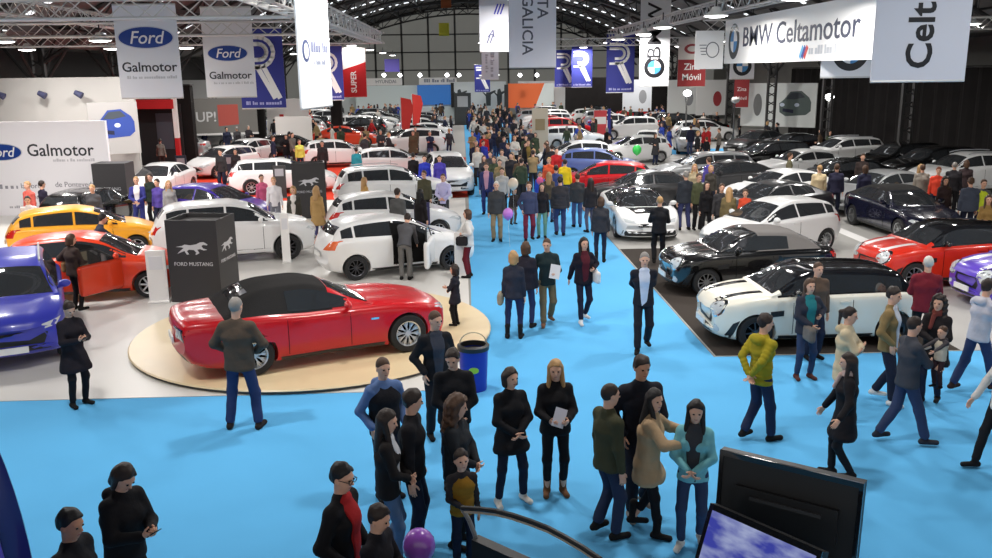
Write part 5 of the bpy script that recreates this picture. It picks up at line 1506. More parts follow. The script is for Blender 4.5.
def screen_mat():
    m = bpy.data.materials.new('landscape_screen'); m.use_nodes = True; nt = m.node_tree; b_ = nt.nodes['Principled BSDF']
    tc = nt.nodes.new('ShaderNodeTexCoord'); mp = nt.nodes.new('ShaderNodeMapping'); mp.inputs['Scale'].default_value = (1.5, 1, 4); nz = nt.nodes.new('ShaderNodeTexNoise'); nz.inputs['Scale'].default_value = 2.2; nz.inputs['Detail'].default_value = 6
    rp = nt.nodes.new('ShaderNodeValToRGB'); e = rp.color_ramp.elements; e[0].position = .42; e[0].color = (*s2l(60, 68, 170), 1); e[1].position = .66; e[1].color = (*s2l(170, 180, 220), 1)
    nt.links.new(tc.outputs['Object'], mp.inputs['Vector']); nt.links.new(mp.outputs['Vector'], nz.inputs['Vector']); nt.links.new(nz.outputs['Fac'], rp.inputs['Fac'])
    nt.links.new(rp.outputs['Color'], b_.inputs['Emission Color']); b_.inputs['Emission Strength'].default_value = .75; b_.inputs['Base Color'].default_value = (.02, .02, .04, 1); b_.inputs['Roughness'].default_value = .2
    return m
t, L2 = monitor(A2, B2, .56, -22, 'smaller monitor showing a blue and white landscape, in front of the black one', True)
MB().box((0, -.012, -.28), (L2 - .06, .012, .48)).build('screen', screen_mat(), t)
for tt, zz, lab in ((T1, 1.5, 'black pole stand under the large black monitor'), (t, 1.5, 'black pole stand under the smaller landscape monitor')):
    s_ = empty('monitor_stand', (tt.location.x + .10, tt.location.y + .12, 0)); tag(s_, lab, 'stand')
    MB().lathe([(0, .008), (.2, .008), (.2, .03), (.05, .06), (0, .06)], 24).build('base', BLACK, s_); MB().bar((0, 0, .05), (0, 0, tt.location.z - .3), .03, 10).build('pole', BLACK, s_)
# blue disc display at the left edge
c_ = at(-80, 600, d=5.2); t = empty('display_disc', (c_.x, c_.y, 0)); tag(t, 'dark blue rounded display disc on a foot cut by the left edge', 'display')
BL = mat('deep_blue_shell', s2l(34, 38, 112), .25, coat=.6)
b = MB().lathe([(0, -.10), (.45, -.10), (.60, -.06), (.69, 0), (.72, .06), (.69, .12), (.60, .16), (0, .16)], 64, axis='y'); b.v = [Vector((v.x, v.y, max(.012, v.z * 2.6 + c_.z))) for v in b.v]; b.build('shell', BL, t, 40)
b = MB().lathe([(.60, -.085), (.635, -.075), (.625, -.055), (.59, -.065)], 64, axis='y', close=True); b.v = [Vector((v.x, v.y - .012, max(.012, v.z * 2.6 + c_.z))) for v in b.v]; b.build('rim_ridge', plain(92, 84, 190, .3), t, 40)
MB().box((0, .03, .02), (.9, .6, .02)).build('foot_plate', STEELD, t)
# car with open door at the bottom edge
put_car(reg(make_car('hatch', JET), (1.2, 4.7)), (-.05, 4.85, .008), 90, 'black hatchback below the frame carrying the open door')
H_, TP_ = Vector((1.15, 5.85)), Vector((-.02, 6.75))
def on_plane(px, py):
    a, b = at(px, py, 0), Vector((0, 0, CAMH)); d = a - b; n_ = Vector((TP_.y - H_.y, -(TP_.x - H_.x), 0)); k = (Vector((H_.x, H_.y, 0)) - b).dot(n_) / d.dot(n_)
    return b + d * k
dr = [o for o in bpy.data.objects if o.get('label') == 'black hatchback below the frame carrying the open door'][0]
curve = [on_plane(*q) for q in ((462, 508), (480, 509), (496, 511), (512, 515), (530, 521), (548, 528), (565, 537), (582, 547), (600, 559), (612, 570))]
left = [on_plane(*q) for q in ((462, 508), (469, 520), (475, 535), (478, 550), (480, 566))]
dd = empty('open_car_door', (0, 0, 0)); tag(dd, 'open black car door with a curved window frame at the bottom edge', 'car door')
MB().path(curve, .022, 8).build('window_frame', BLACK, dd); MB().path([q + Vector((0, -.01, -.03)) for q in curve], .010, 6).build('chrome_strip', plain(190, 180, 165, .3), dd); MB().path(left, .020, 8).build('grey_post', plain(120, 122, 126, .4), dd)
b = MB(); e1, e2 = left[-1], curve[-1]
n_ = Vector((TP_.y - H_.y, -(TP_.x - H_.x), 0)).normalized() * .05
q4 = [left[2] + Vector((0, 0, -.02)), Vector((e2.x, e2.y, left[2].z - .12)), Vector((e2.x, e2.y, .3)), Vector((left[2].x, left[2].y, .3))]
b.add([v + n_ for v in q4] + [v - n_ for v in q4], [(0, 1, 2, 3), (7, 6, 5, 4), (0, 4, 5, 1), (1, 5, 6, 2), (2, 6, 7, 3), (3, 7, 4, 0)]).build('door_panel', BLACK, dd)
# ------------------------------------------------------------------ people placed one by one
FZ = .008
def feet(px, py, z=FZ): p = at(px, py, z); return (p.x, p.y, z)
def head(px, py, h, z=FZ): p = at(px, py, h + z); return (p.x, p.y, z)
PEOPLE = []
def who(loc, hd, label, **k):
    if not k.pop('fix', 0) and abs(k.get('lean', 0)) < .3 and loc[2] < .05: x, y = nudge(loc[0], loc[1]); loc = (x, y, loc[2])
    p = person(loc, hd, label=label, **k); PEOPLE.append((loc[0], loc[1])); PLACED.append((loc[0], loc[1], .3)); return p
BK = (28, 27, 30); NV = (34, 38, 56); JEAN = (52, 64, 92); LJ = (92, 112, 142); DG = (58, 58, 62)
def phone(p, label):
    q = (wrist_world(p, 1) + wrist_world(p, -1)) / 2; h = p.rotation_euler.z
    o = MB().box((0, 0, 0), (.07, .14, .009)).build('phone', plain(18, 18, 20, .5)); f = Matrix.Rotation(h, 3, 'Z') @ Vector((0, .10, .03)); o.location = q + f; o.rotation_euler = (R(35), 0, h); tag(o, label, 'phone')
def handbag(p, c, label, q=1, w=.30, hh=.22, drop=.16, fwd=.02):
    h = p.rotation_euler.z; wr_ = wrist_world(p, q); t = empty('handbag', wr_ + Matrix.Rotation(h, 3, 'Z') @ Vector((.05 * q, fwd, -drop - hh / 2)), h); tag(t, label, 'bag')
    f = Field((-.14, -.25, -.22), (.14, .25, .22), .013)
    for z in (-hh * .3, hh * .3): f.cone((0, -w * .34, z), (0, w * .34, z), .055, .055, .03)
    f.cone((0, -w * .3, 0), (0, w * .3, 0), .06, .06, .04)
    link('pouch', np_mesh([f.net()], 'pouch'), cloth(*c), t)
    MB().path([Vector((0, w * .3 * math.cos(a), hh * .35 + (drop + .03) * math.sin(a))) for a in np.linspace(0, math.pi, 10)], .009, 6).build('handle', cloth(*c), t)
# --- front row, bottom
p = who(feet(80, 405), 128, 'person in a long black coat looking at a phone beside the blue off-roader', h=1.66, fem=True, kind='coat', top=(34, 30, 36), legs=BK, style='bun', hair='dark', arms=('phone', 'phone'), look=(0, 28), coat_z=.66, bulk=.012, stance=.11)
phone(p, 'phone held by the person in the long black coat at the left')
p = who(feet(245, 428), 4, 'man in a brown jacket and jeans seen from behind before the red convertible', h=1.92, top=(84, 72, 62), legs=(48, 60, 98), hair='grey', style='crop', arms=(((.17, .17, 1.02), (1, -.5, -.1), .5), ((.17, .17, 1.02), (1, -.5, -.1), .5)), stance=.19, bulk=.03, shoe=(40, 34, 32), look=(15, 5))
p = who(head(115, 464, 1.72), 122, 'person in a black coat bent over a phone alone at the bottom left', h=1.74, fem=True, kind='jacket', top=(26, 25, 28), legs=BK, style='bob', hair='dark', arms=('phone', 'phone'), look=(0, 34), lean=.08, bulk=.025, hood=True)
phone(p, 'phone held by the person bent over at the bottom left')
who(head(66, 514, 1.72), 98, 'dark haired person at the bottom left corner, head and shoulders only', h=1.74, top=(24, 23, 28), legs=BK, hair='black', style='short', bulk=.03, arms=('pocket', 'pocket'), skin=1, look=(10, 12))
who(head(339, 468, 1.76), 108, 'man with glasses in a black jacket over a red jumper', h=1.78, top=(26, 25, 28), legs=BK, hair='black', style='short', shirt=(170, 38, 40), glasses=True, bulk=.02, arms=('pocket', 'pocket'), look=(8, 10))
who(head(375, 509, 1.58), 112, 'youth with curly brown hair and dark top at the bottom beside the purple balloon', h=1.6, top=(30, 28, 34), legs=NV, hair='dark', style='short', arms=('fold', 'hold'), look=(0, 18))
who(head(385, 413, 1.68), 88, 'woman with long dark hair in a black leather jacket and pale jeans', h=1.69, fem=True, top=(34, 30, 30), legs=LJ, hair='dark', style='long', arms=('fold', 'fold'), shirt=(200, 200, 204), look=(20, 8), stride=.16)
who(head(410, 393, 1.76), 98, 'man in a black jumper close behind the woman in the leather jacket', h=1.77, top=(27, 26, 30), legs=NV, hair='dark', style='short', arms=('down', 'down'), kind='sweater', look=(-25, 10), bulk=.012)
who(head(455, 399, 1.67), 112, 'woman with curly brown hair in a dark jacket behind the child in the mustard vest', h=1.68, fem=True, top=(40, 42, 46), legs=BK, hair='brown', style='curly', arms=('fold', 'fold'), look=(-20, 8), bulk=.015)
who(head(461, 455, 1.22), 165, 'child in a mustard padded vest holding on at the bottom edge', h=1.22, child=True, top=(50, 46, 48), vest=(150, 108, 34), legs=NV, hair='dark', style='short', arms=('fold', 'down'), look=(0, -4), rip=(.005, .07))
who(head(382, 361, 1.72), 150, 'man with thinning hair in a pale blue hooded jacket with dark front', h=1.74, top=(96, 122, 170), vest=(30, 30, 36), legs=NV, hair='brown', style='crop', arms=('pocket', 'pocket'), hood=True, bulk=.01, look=(0, 6))
who(head(434, 314, 1.78), 155, 'man in an open black jacket over a dark checked shirt near the blue bin', h=1.80, top=(30, 30, 34), shirt=(62, 66, 78), legs=(36, 36, 42), hair='brown', style='crop', arms=('pocket', 'pocket'), bulk=.01, look=(-15, 8))
who(head(453, 351, 1.74), 172, 'broad man in a black jumper looking down in front of the blue bin', h=1.76, kind='sweater', top=(26, 26, 30), legs=NV, hair='dark', style='short', arms=('fold', 'fold'), bulk=.03, look=(20, 18))
who(feet(511, 502), 160, 'woman in a short black coat with white trainers', h=1.66, fem=True, kind='coat', coat_z=.76, top=(30, 29, 32), legs=NV, shoe=(226, 220, 212), hair='dark', style='bob', arms=('fold', 'fold'), stance=.17, look=(-12, 2), bulk=.012)
p = who(feet(555, 493), 178, 'blond woman in black holding a white leaflet, with brown boots', h=1.68, fem=True, kind='sweater', top=(26, 25, 28), legs=BK, shoe=(112, 78, 54), boots=True, hair='blond', style='long', arms=('hold', 'hold'), bulk=.018, look=(6, 6))
q = (wrist_world(p, 1) + wrist_world(p, -1)) / 2
o = MB().box((0, 0, 0), (.14, .012, .22)).build('leaflet', plain(206, 204, 214)); o.location = q + Vector((0.0, -.07, .07)); o.rotation_euler = (R(-25), R(20), 0); tag(o, 'white leaflet held by the blond woman in black', 'leaflet')
who(feet(637, 512), 172, 'tall man in a dark navy coat with white soled trainers, behind the man in olive', h=1.88, top=(32, 33, 42), legs=(36, 38, 50), shoe=(150, 140, 130), hair='dark', style='short', arms=('pocket', 'fold'), stride=.2, bulk=.022, look=(-6, 8), skin=1)
who(feet(606, 536), 66, 'man in an olive green bomber jacket and dark jeans', h=1.74, top=(66, 66, 48), legs=(46, 54, 78), hair='dark', style='crop', arms=('down', 'down'), stride=.12, bulk=.015, look=(10, 4))
who(feet(645, 532), 108, 'woman in a beige coat putting her arm round the woman in turquoise', h=1.66, fem=True, kind='coat', coat_z=.74, top=(176, 148, 116), legs=BK, boots=True, hair='black', style='long', arms=('hug', 'hug'), stride=.3, lean=.08, look=(45, 0), bulk=.025)
who(feet(690, 545), 200, 'woman in a turquoise jacket with white trainers and long black hair', h=1.64, fem=True, top=(118, 182, 190), shirt=(60, 60, 64), legs=JEAN, shoe=(230, 226, 220), hair='black', style='long', arms=('fold', 'fold'), stride=.14, look=(-10, 10))
who(feet(757, 440), 66, 'man in a mustard green quilted jacket seen from behind', h=1.78, top=(158, 142, 36), legs=(38, 46, 72), hair='dark', style='short', arms=('behind', 'behind'), rip=(.0035, .06), bulk=.004, hood=True, stride=.3, look=(20, 6))
p = who(feet(803, 378), 176, 'woman in a dark patterned jacket over a teal top with a grey bag', h=1.66, fem=True, top=(52, 54, 66), shirt=(40, 122, 130), legs=JEAN, shoe=(90, 50, 44), hair='brown', style='bob', arms=('fold', 'bag'), bulk=.025, stance=.12)
handbag(p, (112, 104, 98), 'grey shoulder bag of the woman in the teal top', 1, .3, .24, .0, .06)
who(head(818, 266, 1.66), 170, 'man in a brown jacket standing behind the woman in the teal top', h=1.70, top=(96, 78, 66), legs=NV, hair='brown', style='crop', bulk=.02)
who(head(849, 309, 1.68), 122, 'woman in a beige parka with folded arms and tied dark hair', h=1.68, fem=True, kind='coat', coat_z=.74, top=(196, 180, 150), legs=NV, hair='dark', style='pony', arms=('cross', 'cross'), bulk=.02, look=(0, 6), hood=True)
who(head(893, 290, 1.76), 128, 'man in an open tan jacket over a white shirt with white shoes', h=1.78, top=(138, 116, 78), shirt=(196, 200, 210), legs=NV, shoe=(226, 222, 218), hair='dark', style='short', arms=('pocket', 'pocket'), stride=.3, look=(10, 6), bulk=.012)
who(feet(901, 443), 92, 'man in a dark grey jacket and jeans carrying a small child', h=1.76, top=(64, 66, 74), legs=(56, 66, 96), shoe=(46, 46, 54), hair='dark', style='crop', arms=('carry', 'carry'), stride=.55, look=(-10, 8), bulk=.015)
who(head(940, 297, 1.66), 226, 'woman with long curly dark hair in a black coat facing the man with the child', h=1.66, fem=True, kind='coat', coat_z=.72, top=(34, 30, 32), legs=NV, hair='dark', style='curly', arms=('carry', 'fold'), stride=.1, bulk=.012, scarf=(120, 60, 54))
pp_ = at(920, 380, .9); 
mp_ = at(901, 443)
who((mp_.x + .34, mp_.y - .13, .84), 250, 'small child in a cream hooded vest carried on an arm', h=.80, child=True, top=(70, 66, 70), vest=(206, 194, 176), legs=(60, 40, 44), hair='brown', style='crop', arms=('ahead', 'ahead'), hood=True)
who(feet(840, 477), 286, 'woman in a black coat with wavy dark hair walking left with her arm out', h=1.60, fem=True, kind='coat', coat_z=.66, top=(26, 24, 28), legs=BK, hair='dark', style='long', arms=('swingf', 'side'), stride=.22, scarf=(190, 160, 150), look=(0, 6), bulk=.012)
who(head(929, 259, 1.76), 24, 'white haired man in a maroon jumper facing the orange red small car', h=1.78, kind='sweater', top=(122, 36, 48), legs=BK, hair='white', style='crop', arms=('fold', 'fold'), bulk=.02)
who(feet(972, 391), 74, 'man in a pale grey hooded top and jeans striding right', h=1.78, kind='sweater', top=(196, 194, 204), legs=(52, 64, 100), shoe=(60, 40, 36), hair='dark', style='short', arms=('ahead', 'ahead'), stride=.6, hood=True, bulk=.004, lean=.08)
who((at(985, 470).x + .12, at(985, 470).y, FZ), 262, 'person in black trousers and a white patterned shirt stepping in at the right edge', h=1.70, fem=True, kind='shirt', top=(214, 206, 198), legs=BK, hair='dark', style='long', arms=('swingf', 'swingb'), stride=.45)
# --- around the red convertible
p = who(feet(456, 325, TZ), 292, 'small child in a dark coat at the nose of the red convertible', h=1.18, child=True, kind='coat', coat_z=.72, top=(40, 38, 46), legs=BK, hair='dark', style='bob', arms=('hold', 'fold'))
p = who(feet(469, 277), 282, 'woman in a black and white striped jumper and maroon trousers by the open white car', h=1.68, fem=True, kind='sweater', top=(206, 204, 202), legs=(104, 30, 40), hair='brown', style='bob', arms=('fold', 'bag'), bulk=.02, stance=.12)
for k in range(3):
    pass
handbag(p, (40, 38, 40), 'black bag of the woman in the striped jumper', -1, .28, .2, .05)
who((at(406, 279).x, at(406, 279).y - .1, FZ), 8, 'man in grey trousers leaning into the open white car', h=1.72, top=(84, 84, 88), legs=(112, 110, 108), hair='dark', style='short', arms=('ahead', 'ahead'), lean=.7, look=(0, 10))
p = who(feet(76, 310), 30, 'woman in a dark brown jacket with a tan bag beside the orange car door', h=1.66, fem=True, top=(62, 50, 46), legs=BK, hair='brown', style='bob', arms=('hold', 'bag'), bulk=.03, look=(20, 10))
handbag(p, (160, 122, 84), 'tan shoulder bag of the woman at the orange car', -1, .34, .22, .02, -.05)
who((at(96, 285).x, at(96, 285).y + .2, FZ), 60, 'dark haired man leaning over the open orange car', h=1.72, top=(58, 62, 78), legs=BK, hair='black', style='short', arms=('ahead', 'ahead'), lean=.35)
who(head(42, 183, 1.76), 210, 'fair haired person in a salmon red jacket behind the yellow car', h=1.78, top=(200, 92, 82), legs=NV, hair='blond', style='short', bulk=.02)
who(head(54, 181, 1.74), 40, 'person in a dark jacket right behind the salmon red jacket', h=1.72, top=(44, 40, 58), legs=NV, hair='dark', style='short')
who(head(27, 197, 1.66), 160, 'person in a white top with dark hair at the left edge behind the yellow car', h=1.66, top=(222, 216, 214), legs=NV, hair='black', style='short')
who(head(92, 186, 1.74), 190, 'man in a grey shirt before the open black boot', h=1.76, top=(74, 74, 78), legs=NV, hair='blond', style='crop', kind='shirt', bulk=.02)
who(head(136, 178, 1.78), 175, 'man in a royal blue suit and white shirt', h=1.80, top=(58, 60, 132), shirt=(224, 220, 220), legs=(50, 54, 112), hair='blond', style='crop', arms=('fold', 'fold'))
who(head(159, 174, 1.78), 195, 'man in a dark green jacket beside the man in the blue suit', h=1.76, top=(44, 54, 48), legs=BK, hair='dark', style='short')
who(head(148, 175, 1.66), 20, 'woman in an ochre top among the group at the dark blue stand', h=1.66, fem=True, top=(150, 120, 74), legs=NV, hair='brown', style='long')
who(head(167, 178, 1.70), 200, 'person in a violet jacket among the group at the dark blue stand', h=1.70, top=(86, 70, 150), legs=NV, hair='dark', style='short')
who(head(176, 180, 1.66), 160, 'fair haired woman in grey leaning by the violet car', h=1.66, fem=True, top=(150, 148, 150), legs=BK, hair='blond', style='long')
who(head(255, 177, 1.64), 150, 'woman in a pink shirt by the dark info stand', h=1.66, fem=True, kind='shirt', top=(206, 96, 130), legs=NV, hair='brown', style='pony')
who(head(263, 178, 1.72), 170, 'man in a white shirt beside the pink shirt', h=1.74, kind='shirt', top=(222, 218, 222), legs=(120, 120, 130), hair='blond', style='crop')
who(head(293, 187, 1.66), 185, 'woman in a dark jacket with a white top by the grey horse panel', h=1.66, fem=True, top=(66, 64, 58), shirt=(220, 214, 210), legs=(150, 60, 50), hair='blond', style='bob')
who(head(336, 186, 1.70), 20, 'blond woman in a tan coat right of the grey horse panel', h=1.70, fem=True, kind='coat', top=(176, 142, 92), legs=(92, 92, 140), hair='blond', style='long')
who(head(397, 190, 1.76), 30, 'man in a grey jacket at the second white hatchback', h=1.78, top=(86, 86, 86), legs=BK, hair='dark', style='short', bulk=.03)
who(head(420, 190, 1.68), 40, 'long dark haired woman in black beside the second white hatchback', h=1.68, fem=True, top=(36, 32, 34), legs=BK, hair='black', style='long', bulk=.02)
who(head(364, 178, 1.62), 60, 'fair haired woman between the second white hatchback and the tall family car', h=1.62, fem=True, top=(190, 150, 90), legs=NV, hair='blond', style='long')
who(head(424, 172, 1.74), 200, 'man in an olive jumper at the bonnet of the tall family car', h=1.76, top=(82, 80, 62), legs=BK, hair='brown', style='short', bulk=.02)
who(head(443, 175, 1.76), 190, 'man in a pale lilac shirt at the bonnet of the tall family car', h=1.78, kind='shirt', top=(196, 190, 226), legs=DG, hair='brown', style='crop', arms=('fold', 'fold'))
who(head(427, 156, 1.72), 170, 'person in a cobalt blue jacket by the white car facing the viewer', h=1.72, top=(52, 66, 186), legs=BK, hair='dark', style='short')
who(head(438, 155, 1.74), 180, 'person in a violet blue coat by the white car facing the viewer', h=1.74, kind='coat', top=(80, 70, 170), legs=BK, hair='dark', style='short')
who(head(413, 154, 1.72), 20, 'person in black at the left of the cobalt blue jacket', h=1.74, top=BK, legs=BK, hair='black', style='short')
who(head(356, 148, 1.70), 10, 'person in a turquoise jacket on the red carpet', h=1.70, top=(50, 150, 166), legs=NV, hair='dark', style='short')
who(head(322, 142, 1.78), 180, 'tall person in dark clothes by the white car left of the red flags', h=1.80, top=(54, 50, 52), legs=BK, hair='dark', style='short')
who(head(299, 140, 1.70), 150, 'person in a lime top on the red carpet', h=1.70, top=(206, 210, 96), legs=NV, hair='brown', style='short')
who(head(220, 150, 1.80), 190, 'man in dark clothes standing before the nearer white hatchback on red carpet', h=1.8, top=(50, 48, 50), legs=NV, hair='black', style='short')
who(head(235, 149, 1.74), 170, 'woman in dark clothes standing by the second white hatchback on red carpet', h=1.72, fem=True, top=(48, 44, 46), legs=BK, hair='black', style='long')
who(head(413, 131, 1.80), 200, 'man in an olive coat by the red flags', h=1.8, kind='coat', top=(84, 72, 56), legs=BK, hair='dark', style='short', bulk=.05)
# --- the aisle
p = who(feet(514, 338), 8, 'woman with fair brown hair and a dark jacket seen from behind in the aisle', h=1.68, fem=True, top=(46, 48, 60), legs=(42, 50, 84), hair='blond', style='bob', arms=('down', 'down'), boots=True, stance=.13)
handbag(p, (150, 140, 120), 'beige handbag of the fair haired woman in the aisle', -1, .28, .22, -.06, .0)
who(feet(526, 328), 20, 'person in a dark jacket and jeans beside the fair haired woman with the beige bag', h=1.72, top=(40, 38, 48), legs=(48, 56, 92), hair='brown', style='bob', stride=.15, fem=True, bulk=.02)
p = who(feet(547, 324), 176, 'man in a dark green jumper and khaki trousers holding papers', h=1.74, kind='sweater', top=(34, 48, 50), legs=(116, 102, 78), shoe=(130, 92, 70), hair='brown', style='crop', arms=('swingb', 'hold'), stride=.35, look=(20, 10))
o = MB().box((0, 0, 0), (.2, .012, .28)).build('papers', plain(214, 212, 214)); o.location = wrist_world(p, -1) + Vector((-.02, -.09, .08)); o.rotation_euler = (R(-20), R(12), 0); tag(o, 'white papers held by the man in the dark green jumper', 'papers')
p = who(feet(583, 322), 168, 'long haired woman in a dark coat and maroon top walking with a white bag', h=1.72, fem=True, top=(32, 28, 38), shirt=(84, 30, 40), legs=(34, 34, 52), shoe=(230, 224, 222), hair='black', style='long', arms=('swingb', 'bag'), stride=.32, bulk=.02)
handbag(p, (226, 222, 220), 'white bag on the arm of the woman in the maroon top', -1, .26, .24, .05)
who(feet(642, 350), 186, 'man in a dark suit and open white shirt striding towards the viewer', h=1.80, top=(34, 34, 42), shirt=(196, 204, 222), legs=(34, 34, 42), hair='grey', style='crop', arms=('behind', 'behind'), stride=.38, bulk=.008, look=(0, 8))
who(feet(600, 262), 8, 'woman in a dark grey coat seen from behind left of the low white sports car', h=1.72, fem=True, top=(54, 54, 60), legs=(40, 42, 62), hair='brown', style='bob', bulk=.022, boots=True)
who(feet(658, 264), 12, 'man in a black jacket with a red hem at the low white sports car', h=1.76, top=(30, 30, 34), legs=BK, hair='blond', style='crop', arms=('hold', 'hold'), bulk=.02, stride=.2)
who(feet(684, 230), 350, 'man in a charcoal jacket and blue jeans right of the low white sports car', h=1.84, top=(52, 56, 64), legs=(62, 68, 110), hair='grey', style='short', bulk=.025, stance=.15)
who(feet(497, 241), 184, 'white haired man in a dark jacket and khaki trousers in the aisle', h=1.78, top=(66, 66, 68), legs=(146, 126, 98), hair='white', style='crop', bulk=.018)
who(feet(529, 241), 180, 'man in a blue jacket and burgundy trousers in the aisle', h=1.76, top=(66, 70, 96), legs=(112, 38, 58), hair='brown', style='short', bulk=.018, arms=('pocket', 'down'), stride=.15)
who(feet(542, 238), 190, 'woman in black with green trousers beside the burgundy trousers', h=1.66, fem=True, top=(38, 36, 40), legs=(110, 150, 130), hair='dark', style='long')
who(feet(560, 236), 4, 'broad man in a dark puffy jacket and jeans seen from behind in the aisle', h=1.82, top=(58, 56, 60), legs=(60, 66, 104), hair='dark', style='short', bulk=.04, rip=(.004, .08), stride=.12)
who(feet(577, 227), 0, 'person in a grey coat and jeans behind the broad man in the puffy jacket', h=1.72, top=(66, 66, 68), legs=(84, 96, 136), hair='brown', style='short', bulk=.02)
who(feet(549, 222), 20, 'woman in brown with her back turned beside the green trousers', h=1.66, fem=True, top=(96, 82, 66), legs=(74, 80, 110), hair='blond', style='long')
who(feet(590, 232), 340, 'woman with a dark bag looking at the dark grey saloon', h=1.68, fem=True, top=(44, 42, 46), legs=(92, 90, 110), hair='dark', style='long', bulk=.02)
who(feet(487, 214), 186, 'man in a blue suit with a pink tie at the left of the aisle', h=1.80, top=(60, 66, 112), shirt=(214, 160, 180), legs=(50, 58, 110), hair='brown', style='crop')
who(feet(513, 224), 150, 'crouching child in dark clothes under the cream balloon', h=1.18, child=True, top=(60, 50, 48), legs=(96, 82, 72), hair='brown', style='bob', lean=.2)
who(feet(540, 210), 185, 'child in a cobalt jacket in the aisle', h=1.35, child=True, top=(56, 84, 190), legs=NV, hair='brown', style='short')
who(head(565, 160, 1.72), 20, 'person in a bright yellow jacket at the right of the aisle', h=1.72, top=(244, 206, 40), legs=JEAN, hair='dark', style='short', bulk=.02)
who(head(549, 158, 1.72), 200, 'person in an orange jacket at the right of the aisle', h=1.72, top=(232, 98, 60), legs=NV, hair='blond', style='short')
who(head(556, 166, 1.74), 10, 'person in a navy jacket between the orange and the yellow jackets', h=1.74, top=(66, 78, 130), legs=NV, hair='dark', style='short')
who(head(502, 150, 1.72), 190, 'person in a pale grey jacket in the aisle crowd', h=1.72, top=(176, 168, 160), legs=NV, hair='brown', style='short')
who(head(512, 153, 1.66), 170, 'woman in a sand coloured coat in the aisle crowd', h=1.66, fem=True, kind='coat', top=(190, 170, 146), legs=NV, hair='blond', style='long')
who(head(502, 169, 1.68), 190, 'person in a white and grey patterned jacket in the aisle', h=1.7, top=(188, 184, 180), legs=BK, hair='dark', style='short')
who(head(483, 141, 1.74), 160, 'person in a royal blue jacket in the aisle crowd', h=1.74, top=(56, 64, 166), legs=NV, hair='dark', style='short')
who(head(484, 134, 1.76), 180, 'person in a red jacket in the aisle crowd', h=1.76, top=(190, 44, 40), legs=NV, hair='dark', style='short')
who(head(528, 141, 1.84), 175, 'tall person in a black sweatshirt with a yellow print in the aisle crowd', h=1.86, kind='sweater', top=(36, 34, 36), shirt=(120, 98, 50), legs=NV, hair='brown', style='short', bulk=.03)
# --- right stand
who(head(699, 173, 1.80), 170, 'person in a camouflage jacket right of the charcoal jacket', h=1.76, top=(82, 86, 62), legs=BK, hair='brown', style='short', bulk=.02)
who(head(707, 183, 1.66), 175, 'woman in black in the group behind the black convertible', h=1.68, fem=True, top=BK, legs=BK, hair='dark', style='long')
who(head(722, 186, 1.66), 190, 'person in a dark grey jacket in the group behind the black convertible', h=1.7, top=(58, 56, 58), legs=BK, hair='brown', style='short')
who(head(735, 190, 1.64), 20, 'woman in an olive jacket left of the orange child by the white hatchback', h=1.66, fem=True, top=(110, 96, 66), legs=BK, hair='blond', style='long', bulk=.02)
who(head(744, 191, 1.36), 200, 'child in an orange red jacket by the white hatchback facing left', h=1.36, child=True, top=(224, 84, 56), legs=NV, hair='brown', style='short')
who(head(703, 158, 1.76), 330, 'person in a violet jacket behind the camouflage jacket', h=1.76, top=(84, 74, 156), legs=NV, hair='brown', style='short')
who(head(693, 164, 1.70), 190, 'fair haired person in beige behind the camouflage jacket', h=1.7, fem=True, top=(176, 160, 130), legs=NV, hair='blond', style='long')
who(head(711, 166, 1.66), 180, 'fair haired person in dark clothes beside the violet jacket', h=1.66, fem=True, top=(70, 66, 60), legs=NV, hair='blond', style='bob')
who(head(820, 166, 1.72), 10, 'person in a cream jacket behind the white hatchback facing left', h=1.72, top=(222, 200, 160), legs=NV, hair='blond', style='short', bulk=.03)
who(head(842, 165, 1.76), 20, 'person in navy at the left of the pair by the dark navy convertible', h=1.78, top=(46, 46, 66), legs=NV, hair='brown', style='short', bulk=.02)
who(head(856, 166, 1.74), 350, 'person in navy at the right of the pair by the dark navy convertible', h=1.76, top=(50, 50, 72), legs=NV, hair='brown', style='bob', bulk=.02)
who(head(863, 155, 1.72), 200, 'person in dark brown behind the pair in navy', h=1.74, top=(62, 52, 50), legs=BK, hair='brown', style='short')
who(head(790, 154, 1.70), 100, 'person in an olive jacket at the bonnet of the white coupe', h=1.72, top=(112, 108, 84), legs=BK, hair='brown', style='short')
who(head(923, 166, 1.70), 20, 'man in a grey jumper behind the dark navy convertible', h=1.72, top=(150, 142, 132), legs=NV, hair='brown', style='short', bulk=.03)
who(head(912, 164, 1.66), 100, 'fair haired woman left of the man in the grey jumper', h=1.66, fem=True, top=(120, 106, 80), legs=NV, hair='blond', style='long')
who(head(939, 168, 1.72), 210, 'person in a bright orange red shirt behind the dark navy convertible', h=1.72, kind='shirt', top=(230, 74, 52), legs=NV, hair='red', style='short', bulk=.02)
who(head(930, 178, 1.68), 190, 'dark haired woman in brown in front of the orange red shirt', h=1.68, fem=True, top=(56, 42, 42), legs=BK, hair='dark', style='curly')
who(head(955, 164, 1.74), 30, 'man in black right of the orange red shirt', h=1.78, top=(42, 40, 44), legs=BK, hair='grey', style='crop', bulk=.03)
who(head(967, 161, 1.74), 20, 'person in dark clothes below the white large off-roader', h=1.74, top=(58, 46, 48), legs=BK, hair='brown', style='bob')
who(head(967, 180, 1.76), 10, 'man in a slate blue jacket seen from behind near the orange red small car', h=1.80, top=(72, 78, 92), legs=NV, hair='brown', style='short', bulk=.04)
who(head(984, 181, 1.70), 190, 'person in a neon yellow vest at the right edge', h=1.72, top=(90, 90, 90), vest=(214, 230, 60), legs=NV, hair='brown', style='short')
who(head(989, 196, 1.66), 200, 'woman in an ochre jacket at the right edge by the orange red small car', h=1.66, fem=True, top=(150, 120, 70), legs=NV, hair='brown', style='long')
p = at(957, 200, 0.9)

